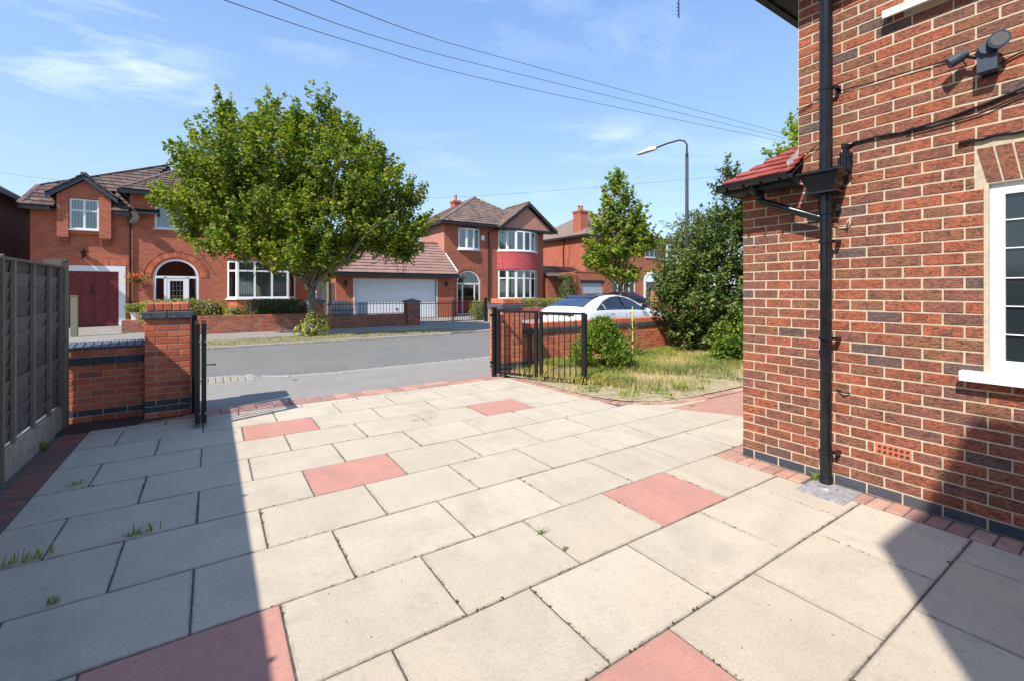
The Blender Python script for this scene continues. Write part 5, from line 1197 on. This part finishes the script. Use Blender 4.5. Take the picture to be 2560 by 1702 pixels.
maple=tree('maple_tree','big round maple with green and yellow leaves on the verge across the street','tree',(2.9,17.0,0),1.78,.15,
 [(-2.8,0,5.8,1.5,1.9,1.4),(-1.0,.1,6.1,1.6,2.0,1.6),(.9,0,5.7,1.7,2.0,1.45),(2.2,0,4.85,1.3,1.7,1.2),(-3.5,0,4.6,1.4,1.6,1.0),(-1.8,0,4.2,2.2,2.0,1.3),(.6,0,3.8,2.1,2.0,1.3),(2.5,0,3.7,1.25,1.5,1.0),(0,-.4,2.75,1.9,1.5,.55),(-1.9,-.6,3.1,1.4,1.2,.5),
  (-3.1,0,7.35,.26,.4,1.1),(-1.5,0,7.55,.32,.4,1.05),(.35,0,7.45,.36,.5,1.05),(-.55,0,7.2,.3,.4,.7),(1.25,0,6.95,.38,.5,.65),(2.4,0,6.0,.4,.5,.5),(-4.2,0,5.85,.4,.5,.5),(-4.85,0,4.7,.45,.5,.33),(3.5,0,4.85,.42,.5,.35),(3.75,0,3.9,.4,.5,.33),(3.2,0,2.95,.5,.6,.3),(-4.2,0,3.7,.5,.6,.3),(-2.3,0,7.0,.3,.4,.6)],
 2350,36,.85,.116,M['leaf_maple'],limbs=16,twigs=380,spread=.075,up=.8)
young=tree('maple_tree','young yellow-green tree on the far verge behind the white car','tree',(17.3,16.0,0),1.5,.07,
 [(-.15,0,6.1,.75,.7,1.1),(-.75,0,4.9,.7,.7,.75),(.7,0,5.2,.6,.6,.7),(-.5,0,3.6,1.2,1.1,.8),(.95,0,4.0,.85,.8,.7),(-1.2,0,3.1,.7,.7,.5),(.1,0,2.4,1.0,.9,.5),(-.25,0,7.2,.3,.3,.5),(1.5,0,4.3,.45,.45,.35),(.3,0,4.6,.8,.7,.6)],
 430,26,.8,.155,M['leaf_small'],limbs=12,twigs=110,spread=.08)
holly=tree('holly_bush','tall dense glossy dark green bush towering over the flower bed by the brick corner','bush',(10.05,6.25,0),.7,.08,
 [(.15,.1,1.35,1.25,1.0,1.25),(-.55,.2,1.1,.95,.9,1.05),(.3,.1,2.6,.85,.8,1.0),(.35,0,3.5,.5,.5,.75),(.3,0,4.25,.17,.2,.42),(.8,0,3.0,.45,.5,.6),(-.85,.2,1.7,.55,.6,.65),(.9,0,1.2,.7,.8,1.0),(-.25,0,2.5,.45,.5,.5),(.75,0,3.75,.16,.2,.4)],
 1150,27,.42,.098,M['leaf_holly'],limbs=12,twigs=150,aspect=2.1,up=.7,spread=.055,twig_r=.004)
tree('laurel_bush','low bright green bush at the foot of the tall holly, beside the brick corner','bush',(9.0,5.15,0),.15,.03,[(.15,0,.55,.55,.5,.5),(-.1,0,.3,.5,.5,.3)],150,22,.3,.075,M['leaf_conifer'],limbs=6,twigs=30,aspect=2.0,up=.8,spread=.05,twig_r=.003)
q=at(1725,640,27); tree('weeping_tree','pale olive-green tree in the distance between the street lamp and the holly','tree',(q.x,q.y,0),2,.15,[(0,0,4.6,1.5,1.4,1.5),(-.8,0,3.4,1.2,1.3,1.6),(.9,0,4.9,1.2,1.3,1.5),(-.4,0,1.8,1.6,1.4,1.4)],480,26,.6,.17,M['leaf_pale'],limbs=8,twigs=40,aspect=2.2,up=-.2,spread=.10)
q=at(2010,360,15); tree('maple_tree','leafy green tree rising behind the small red-tiled roof','tree',(q.x,q.y,0),4.2,.13,[(-.1,0,6.25,.85,1.3,.9),(.8,0,6.9,1.1,1.3,1.2),(1.4,0,5.6,1.4,1.3,1.3),(-.45,0,5.35,.5,.6,.35)],330,26,.6,.14,M['leaf_small'],limbs=8,twigs=50)
def bush(name,label,cat,loc,boxes,n,size,m,core=True,asp=1.8,group=None,up=.6):
    e=empty(name,loc,label,cat,group); P=[];Nn=[]
    tot=sum(b[3]*b[4]*b[5] for b in boxes)**1.0
    for (x,y,z,a,b_,c) in boxes:
        k=int(n*(a*b_*c)/tot); d=nr.normal(0,1,(k,3)); d/=np.abs(d).max(1)[:,None]**.75*np.linalg.norm(d,axis=1)[:,None]**.25; r=nr.uniform(.78,1.06,k)[:,None]
        P.append(np.array([x,y,z])+d*np.array([a,b_,c])*r); Nn.append(d*.7+nr.normal(0,.5,(k,3))+[0,0,up])
    if core:
        cb_=MB()
        for (x,y,z,a,b_,c) in boxes:
            n1,n2=10,6; V=[];F=[]
            for i in range(n2+1):
                for j in range(n1):
                    t=math.pi*i/n2; f_=2*math.pi*j/n1; V.append((x+a*.80*math.sin(t)**.6*math.cos(f_) if 0<i<n2 else x,y+b_*.80*math.sin(t)**.6*math.sin(f_) if 0<i<n2 else y,z+c*.80*math.cos(t)))
            for i in range(n2):
                for j in range(n1): F.append((i*n1+j,(i+1)*n1+j,(i+1)*n1+(j+1)%n1,i*n1+(j+1)%n1))
            cb_.add(V,F)
        cb_.build('stem',M['twig'],e)  # dark filler core added so the foliage is not see-through, no real stem
    leaves('foliage',np.concatenate(P),np.concatenate(Nn),size,m,e,aspect=asp,kind='stuff'); return e
bush('hedge','dark clipped hedge behind the low wall, left of the big tree trunk','hedge',(2.1,20.3,0),[(-.5,0,.75,.55,.45,.46),(.1,0,.72,.6,.45,.48),(.65,0,.74,.5,.45,.46)],5200,.075,M['leaf_hedge'])
bush('hedge','rounded light-edged hedge behind the low wall under the arched porch','hedge',(-.7,21.6,0),[(-.9,0,.7,.6,.5,.48),(-.2,0,.72,.6,.5,.5),(.55,0,.70,.65,.5,.48)],5200,.075,M['leaf_gold'])
bush('shrub','small bright yellow-green shrub between the two hedges under the bay window','shrub',(.72,20.6,0),[(0,0,.6,.3,.3,.3),(.25,0,.45,.2,.2,.25)],700,.08,M['leaf_gold'])
bush('shrub','bright green plant in the pale pot on the planter wall','shrub',(-2.35,21.9,.8),[(0,0,.1,.32,.3,.16)],700,.07,M['leaf_small'])
bush('shrub','scrubby yellow-green shoots round the base of the big tree trunk','shrub',(2.95,16.7,0),[(0,0,.3,.42,.4,.3),(-.35,0,.18,.3,.3,.2),(.3,.1,.45,.25,.25,.28),(-.1,0,.6,.18,.2,.2)],650,.10,M['leaf_gold'],core=False)
bush('hedge','clipped sunlit hedge behind the right gate pillar before the centre house','hedge',(14.9,20.5,0),[(-.8,0,.72,.9,.45,.40),(.5,0,.70,.9,.45,.40),(1.8,0,.68,.9,.45,.42),(3.0,0,.68,.8,.45,.42)],7500,.075,M['leaf_gold'])
bush('shrub','rounded shrub behind the iron gate beside the red front door','shrub',(12.1,21.3,0),[(0,0,.5,.5,.5,.48)],2200,.07,M['leaf_gold'])
bush('bush','dark green clipped bush between the centre house and the grey garage','bush',(21.0,24.4,0),[(0,0,1.3,.62,.6,1.4)],3200,.10,M['leaf_hedge'])
bush('hedge','bright leafy hedge top above the dark boarded fence left of the garage','hedge',(4.9,25.6,0),[(0,0,2.0,.8,.5,.45)],1500,.11,M['leaf_small'])
q=at(1672,740,22); bush('hedge','pale green hedge beside the arched brick gateway behind the white car','hedge',(q.x,q.y,0),[(0,0,1.1,1.2,.7,.75),(1.2,0,1.2,1.2,.7,.8)],3500,.1,M['leaf_gold'])
# arched brick gateway pier and wall behind the car
gw=empty('brick_gateway',tuple(at(1643,775,20.5))[:2]+(0,),'curved brick pier with iron rail behind the bonnet of the white car','gateway')
part('pier',M['facade_red'],gw,lambda b:(b.box(-.22,.22,-.2,.2,0,1.35),b.prismy([(.22*math.cos(t)-.0,1.35+.22*math.sin(t)) for t in [math.pi*k/8 for k in range(9)]][::-1],-.2,.2)))
part('wall',M['facade_red'],gw,lambda b:b.prismy([(.221,0),(3.6,0),(3.6,.85),(.9,.85),(.5,1.0),(.221,1.3)],-.1,.1))
part('rail',M['black_iron'],gw,lambda b:(b.box(-1.6,-.22,-.015,.015,1.0,1.04),)+tuple(b.box(-1.6+k*.17,-1.585+k*.17,-.01,.01,.1,1.0) for k in range(9)))
# garden bed plants
cf=empty('conifer_shrub',(6.2,6.2,.05),'bright green feathery conifer shrub just right of the open gate','shrub')
P=[];Nn=[];D=[]
for k in range(640):
    a=rng.uniform(0,2*math.pi); h=rng.uniform(0,1)**.8; r=(.50*(1-h**1.6)+.05)*rng.uniform(.35,1); o=np.array([math.cos(a)*r,math.sin(a)*r,.08+h*.72]); out=np.array([math.cos(a)*(.9-.5*h),math.sin(a)*(.9-.5*h),.65+.5*h]); out/=np.linalg.norm(out)
    t=nr.uniform(0,1,22); P.append(o+out*.22*t[:,None]+nr.normal(0,.02,(22,3))); Nn.append(nr.normal(0,.5,(22,3))+[0,0,.8]); D.append(np.tile(out,(22,1))+nr.normal(0,.45,(22,3)))
leaves('foliage',np.concatenate(P),np.concatenate(Nn),.064,M['leaf_conifer'],cf,aspect=3.4,dirs=np.concatenate(D),kind='stuff')
part('trunk',M['bark'],cf,lambda b:b.tube([(0,0,-.05),(0,0,.5)],[.03,.015],6))
mu=empty('mullein_plant',(7.67,6.75,.05),'tall thin mullein with pale leaves and yellow flower spike before the garden wall','plant')
part('stem',M['vein'],mu,lambda b:b.tube([(0,0,-.02),(.01,0,.5),(0,0,.85)],[.014,.012,.01],6))
part('flower_spike',M['vein'],mu,lambda b:b.tube([(0,0,.82),(0,0,.95),(0,0,1.15)],[.018,.022,.008],8))
P=[];Nn=[];D=[]
for k in range(46):
    a=k*2.4; h=(k/46)**1.2*.85; r=.16*(1-h)+.04; P.append([math.cos(a)*r,math.sin(a)*r,.04+h+.03]); Nn.append([math.cos(a)*-.5,math.sin(a)*-.5,.8]); D.append([math.cos(a),math.sin(a),.55])
leaves('leaf',np.array(P),np.array(Nn),np.array([.34*(1-(k/46)*.72) for k in range(46)]),M['leaf_pale'],mu,aspect=3.2,sv=.05,dirs=np.array(D))
# grass and weeds of the bed
def inbed(x,y): return (x>4.3+(6.93-y)*.51+.17 if y>5.3 else x>5.35) and y>4.2 and x>4.75+max(0,(5.4-y))*.9 and y<7.25
tu=[]
for _ in range(5200):
    x=rng.uniform(4.7,13.5); y=rng.uniform(4.1,7.3)
    if inbed(x,y) and (y>5.0 or rng.random()<.18*(y-4.1)) and math.sin(x*2.3+y*1.7)+math.sin(x*1.1-y*2.9+1)+rng.uniform(-1.1,1.1)>-.7: tu.append((x,y))
def tuft_field(cent,per,rad): 
    c=np.array(cent); k=len(c); o=np.repeat(c,per,0)+nr.normal(0,rad,(k*per,2)); return np.concatenate([o,np.full((k*per,1),.06)],1)
tg=[q_ for q_ in tu if math.sin(q_[0]*3.1+q_[1]*2.2)+math.sin(q_[0]*1.7-q_[1]*3.7)+rng.uniform(-.8,.8)>-.35]
dr_b=tuft_field(tu[::2],62,.15); gr_b=tuft_field(tg,34,.10)
tag(blades('dry_grass',dr_b,nr.uniform(.05,.17,len(dr_b)),M['grass_dry'],None,lean=1.5,wd=.0032),'dry straw-coloured grass over the flower bed','grass')
tag(blades('green_grass',gr_b,nr.uniform(.05,.20,len(gr_b)),M['grass_green'],None,lean=1.15,wd=.0042),'green grass tufts growing through the dry bed','grass')
ed=[(rng.uniform(4.9,9),rng.uniform(4.05,4.7)) for _ in range(34)]+[(4.62+rng.uniform(0,.3),rng.uniform(5.0,6.6)) for _ in range(10)]+[(5.6,5.2),(5.3,4.6),(6.0,4.4),(6.2,4.5)]
eb_=tuft_field(ed,26,.05); tag(blades('edge_weeds',eb_,nr.uniform(.02,.075,len(eb_)),M['grass_green'],None,lean=.9,wd=.006),'small weeds on the sandy edge of the bed','weeds')
# weeds in the joints of the paving
def Gp(u,v):
    p=at(u,v,1); d=p-Vector((0,0,1.55)); k=-1.55/d.z; return (d.x*k,d.y*k)
def weed(u,v,n,h,label,r=.03,stretch=None):
    x,y=Gp(u,v); e=empty('weed',(x,y,0),label,'weed','weeds in the driveway joints'); c=np.array([[nr.normal(0,r),nr.normal(0,r*.35),0.] for _ in range(n)])
    if stretch: c[:,0]=nr.uniform(-stretch/2,stretch/2,n); c[:,1]=nr.normal(0,.008,n)
    blades('blade',c,nr.uniform(.4,1,n)*h,M['grass_green'],e,lean=1.2,wd=.0027)
def cbp(x,y): return (x/2.2337,1000+y/2.2337)
weed(*cbp(165,890),34,.10,'largest green weed in the shaded joint near the fence corner of the driveway',.05)
weed(*cbp(40,925),40,.04,'low line of weeds in the joint at the left edge of the picture',.05,.3)
weed(*cbp(810,738),26,.09,'green weed with tall blades in the shaded joint left of the shadow edge',.03)
weed(*cbp(715,757),18,.045,'small weed just left of the tall-bladed one in the same joint',.025)
weed(*cbp(425,470),20,.06,'small weed in the third shaded joint from the brick wall',.03)
weed(*cbp(300,1132),18,.05,'tiny weed in the second joint from the bottom left corner',.02)
weed(*cbp(220,275),70,.13,'leafy weed at the foot of the concrete fence board',.05)
weed(800+1085/1.9555,900+845/1.9555,14,.06,'tiny weed in the sunlit joint at the middle of the driveway',.015)
weed(800+1190/1.9555,900+928/1.9555,14,.04,'tiny weed just below another in the same sunlit cross joint',.015)
weed(800+500/1.9555,900+290/1.9555,26,.035,'thin line of weeds in a cross joint near the pink slab by the gate',.02,.25)
weed(2040,1200,46,.10,'green weed growing at the foot of the black downpipe',.03)
weed(800+1820/1.9555,900+225/1.9555,26,.05,'small weed where the curved brick edging meets the red path',.03)
# fallen leaves and litter
for (u,v,lab) in ((620,931,'dry yellow leaf on the road near the tree'),(735,950,'pale dry leaf on the pavement'),(488,1067,'small brown leaf on the shaded slab by the folded gate')):
    x,y=Gp(u,v); z0=-.05 if 9.4<y<14.8 else .004
    tag(part('fallen_leaf',M['dead_leaf'],None,lambda b:b.add([(x-.05,y,z0+.01),(x,y-.035,z0+.022),(x+.05,y,z0+.01),(x,y+.035,z0+.02)],[(0,1,2),(0,2,3)])),lab,'leaf')
kl=np.array([[rng.uniform(-3,12),rng.choice([14.78,15.0,9.4])+rng.gauss(0,.10),0] for _ in range(500)]); kl[:,2]=np.where((kl[:,1]>9.35)&(kl[:,1]<14.9),-.047,.012)
leaves('leaf_litter',kl,nr.normal(0,.25,(500,3))+[0,0,1],.05,M['dead_leaf'],None,kind='stuff'); tag(bpy.data.objects['leaf_litter'],'scattered dry leaves along the kerbs','leaves')
vg=np.array([[rng.uniform(-3,8),rng.uniform(15.1,16.8),0] for _ in range(2600)]); vg=vg[np.abs(vg[:,0]-2.9)<rng.uniform(1,5)] ; tag(blades('verge_grass',vg,nr.uniform(.02,.08,len(vg)),M['grass_green'],None,lean=.9,wd=.008),'dry grass on the far verge under the big tree','grass')

# moss and grit caught in the paving joints
mj=[]
for j in range(-3,9):
    y=T0+j*W
    for _ in range(260): mj.append((rng.uniform(-1.1,5.2 if 2.6<y<3.9 else 3.9),y+rng.gauss(0,.004),.0))
    i0=-8 if j%2==0 else -9
    for i in range(i0,20,2):
        x=S0+i*HL
        if -1.1<x<(5.4 if 2.4<y<3.9 else 3.9):
            for _ in range(34): mj.append((x+rng.gauss(0,.004),y+rng.uniform(0,W),.0))
mj=[m_ for m_ in mj if m_[1]<6.7 and math.sin(m_[0]*3.3+m_[1]*2.1)+rng.uniform(-1,1)>.2]
mj=np.array(mj); mo=leaves('joint_moss',mj,nr.normal(0,.5,(len(mj),3))+[0,0,1],.009,M['moss'],None,aspect=1.3,sv=.45,kind='stuff'); tag(mo,'dark moss and grit caught in the joints of the driveway slabs','moss')

# ------------------------------------------------------------------ cars
def car(loc,rz,label,paint,coupe=True):
    e=empty('parked_car',loc,label,'car',None,rz)
    L=4.9
    xs=[0,.06,.2,.45,.8,1.2,1.6,2.0,2.4,2.8,3.15,3.5,3.9,4.3,4.6,4.8,4.9]
    def itp(x,tb):
        for (a,b),(c,d) in zip(tb[:-1],tb[1:]):
            if x<=c: return b+(d-b)*(x-a)/(c-a)
        return tb[-1][1]
    top=[(0,.80),(.06,.95),(.2,1.04),(.45,1.13),(.8,1.27),(1.2,1.40),(1.6,1.45),(2.0,1.46),(2.4,1.43),(2.8,1.37),(3.15,1.24),(3.5,1.07),(3.9,.97),(4.3,.90),(4.6,.80),(4.8,.70),(4.9,.60)]
    belt=[(0,.78),(.2,.95),(.8,.99),(1.6,.985),(2.8,.955),(3.5,.93),(3.9,.88),(4.3,.82),(4.6,.72),(4.9,.55)]
    hw=[(0,.66),(.06,.80),(.2,.89),(.45,.94),(1.0,.965),(2.0,.955),(3.0,.955),(4.0,.955),(4.5,.90),(4.8,.74),(4.9,.58)]
    rw=[(0,.60),(.2,.76),(.45,.72),(.8,.64),(1.2,.60),(2.4,.60),(2.8,.62),(3.15,.68),(3.5,.80),(3.9,.80),(4.5,.7),(4.9,.45)]
    rings=[]
    for x in xs:
        t=itp(x,top); b_=min(itp(x,belt),t-.02); w_=itp(x,hw); r=min(itp(x,rw),w_-.02)
        half=[(0,.22),(w_*.82,.22),(w_*.95,.34),(w_*.985,.5),(w_,.66),(w_*.985,b_-.09),(w_*.95,b_)]
        half+=[(w_*.93+(r-w_*.93)*.5,b_+(t-.05-b_)*.5),(r,t-.05),(r*.82,t-.015),(r*.45,t),(0,t)]
        rings.append([(x,-y,z) for y,z in half]+[(x,y,z) for y,z in half[-2:0:-1]])
    n=len(rings[0]); b=MB(); V=[p for r in rings for p in r]; F=[]
    for i in range(len(xs)-1):
        for j in range(n): F.append((i*n+j,i*n+(j+1)%n,(i+1)*n+(j+1)%n,(i+1)*n+j))
    F.append(tuple(range(n-1,-1,-1))); F.append(tuple((len(xs)-1)*n+j for j in range(n))); b.add(V,F)
    o=b.build('body',paint,e); smooth_angle(o,50)
    # side glass follows the leaning strip between belt and cant rail
    def sidept(x,s,v):
        t=itp(x,top); b_=itp(x,belt); w_=itp(x,hw); r=itp(x,rw); return Vector((x,s*(w_*.94+(r-w_*.94)*v+.012),b_+(t-.05-b_)*v))
    tp=[(.72,.06),(.95,.36),(1.3,.66),(1.7,.84),(2.1,.90),(2.5,.88),(2.85,.76),(3.1,.52),(3.35,.10)]
    for s in (-1,1):
        for (a,c) in ((.72,1.13),(1.17,2.12),(2.20,3.33)):
            k=8; b=MB(); V=[];F=[]
            for i in range(k+1):
                x=a+(c-a)*i/k; v1=itp(x,tp); V+=[sidept(x,s,.05),sidept(x,s,max(.06,v1))]
            for i in range(k): F.append((2*i,2*i+2,2*i+3,2*i+1) if s<0 else (2*i,2*i+1,2*i+3,2*i+2))
            b.add(V,F); b.build('side_window',M['car_glass'],e)
        part('window_trim',M['black_gloss'],e,lambda b:(b.tube([sidept(x,s,.02) for x in (.68,1.2,2.,2.8,3.4)],.012,5),b.tube([sidept(x,s,v+.05) for x,v in tp],.011,5),b.tube([sidept(2.16,s,.02),sidept(2.16,s,.93)],.03,5)))
        part('wing_mirror',M['black_gloss'],e,lambda b:(b.add([(3.02,s*.96,.97),(3.20,s*.96,.99),(3.17,s*1.16,1.02),(3.0,s*1.17,1.0),(3.04,s*.97,1.13),(3.16,s*.97,1.12),(3.14,s*1.15,1.12),(3.02,s*1.15,1.13)],[(0,1,2,3),(4,7,6,5),(0,4,5,1),(1,5,6,2),(2,6,7,3),(3,7,4,0)]),b.box(3.1,3.16,s*.88,s*.98,.95,1.0)))
        for x in (1.42,2.42): part('door_handle',M['black_gloss'],e,lambda b:b.tube([(x-.09,s*.965,.83),(x-.05,s*.985,.85),(x+.05,s*.985,.85),(x+.09,s*.965,.83)],.012,6))
        part('tail_light',M['red_lamp'],e,lambda b:b.add([(.035,s*.42,.845),(.035,s*.42,.80),(.10,s*.80,.80),(.20,s*.90,.82),(.20,s*.90,.86),(.10,s*.80,.85),(-.01,s*.42,.845),(-.01,s*.42,.80)],[(6,7,1,0),(6,0,5,5),(7,2,1,1),(6,5,2,7),(5,4,3,2)] if False else [(6,7,2,5),(5,2,3,4),(0,6,5),(1,2,7)]))
        part('headlight',M['glass'],e,lambda b:b.add([(4.55,s*.86,.68),(4.84,s*.62,.60),(4.82,s*.62,.66),(4.5,s*.87,.76)],[(0,1,2,3)]))
        part('door_gap',M['rubber'],e,lambda b:[b.tube([(x,s*(itp(x,hw)*1.0+.001),.34),(x,s*(itp(x,hw)+.002),.66),(x,s*(itp(x,hw)*.985+.002),itp(x,belt)-.09)],.004,4) for x in (1.15,2.18,3.25)])
    rearq=[sum((Vector((x,y,itp(x,top)+.012)) for _ in (0,)),Vector()) for x,y in ((.42,-.60),(.42,.60),(1.08,.50),(1.08,-.50))]
    def rg(b):
        V=[];F=[];ys=[-1,-.5,0,.5,1]
        for x in (.34,.7,1.06):
            for y in ys: V.append((x,y*itp(x,rw)*.90,itp(x,top)+.016-abs(y)**2*.02))
        for i in range(2):
            for j in range(4): F.append((i*5+j,i*5+j+1,(i+1)*5+j+1,(i+1)*5+j))
        b.add(V,F)
    part('rear_window',M['roof_glass'],e,rg)
    def rf(b):
        V=[];F=[];ys=[-1,-.5,0,.5,1]; xx=(1.12,1.6,2.0,2.4,2.75)
        for x in xx:
            for y in ys: V.append((x,y*itp(x,rw)*.90,itp(x,top)+.016-abs(y)**2*.02))
        for i in range(len(xx)-1):
            for j in range(4): F.append((i*5+j,i*5+j+1,(i+1)*5+j+1,(i+1)*5+j))
        b.add(V,F)
    part('roof_panel',M['roof_glass'],e,rf)
    part('windscreen',M['car_glass'],e,lambda b:b.add([(2.85,-.55,itp(2.85,top)+.0),(2.85,.55,itp(2.85,top)),(3.15,.60,itp(3.15,top)+.005),(3.15,-.60,itp(3.15,top)+.005),(3.5,.72,itp(3.5,top)+.005),(3.5,-.72,itp(3.5,top)+.005)],[(0,3,2,1),(3,5,4,2)]))
    part('spoiler',M['black_gloss'],e,lambda b:b.add([(.98,-.56,1.325),(.98,.56,1.325),(1.2,.58,1.40),(1.2,-.58,1.40),(.98,-.56,1.35),(.98,.56,1.35),(1.2,.58,1.415),(1.2,-.58,1.415)],[(0,1,2,3),(4,7,6,5),(0,4,5,1),(1,5,6,2),(3,2,6,7),(0,3,7,4)]))
    part('light_bar',M['rubber'],e,lambda b:b.box(-.012,.05,-.60,.60,.845,.865))
    part('number_plate',M['white'],e,lambda b:b.box(-.02,.0,-.26,.26,.50,.61))
    part('rear_bumper',M['rubber'],e,lambda b:b.box(-.03,.1,-.72,.72,.22,.38))
    for x in (.95,3.95):
        for s in (-1,1):
            wl=part('wheel',M['rubber'],e,lambda b:b.tube([(x,s*.73,.34),(x,s*.95,.34)],.34,22)); part('rim',M['steel'],wl,lambda b:(b.tube([(x,s*.951,.34),(x,s*.955,.34)],.23,16),)+tuple(b.tube([(x,s*.958,.34),(x+.22*math.cos(a),s*.958,.34+.22*math.sin(a))],.02,5) for a in [k*math.pi*2/5 for k in range(5)]))
            part('wheel_arch',M['rubber'],e,lambda b:b.tube([(x+.40*math.cos(t),s*.955,.34+.40*math.sin(t)) for t in [math.pi*k/12 for k in range(13)]],.022,5))
    return e
wc=car((8.72,10.6,-.05),R(10),'white coupe-roofed car with dark glass parked on the road beyond the garden wall',M['car_white'])
wc.scale=(1.05,1.02,1.02)
car((26.0,22.2,.0),R(84),'black car parked on the far drive behind the young tree',M['black_gloss'])
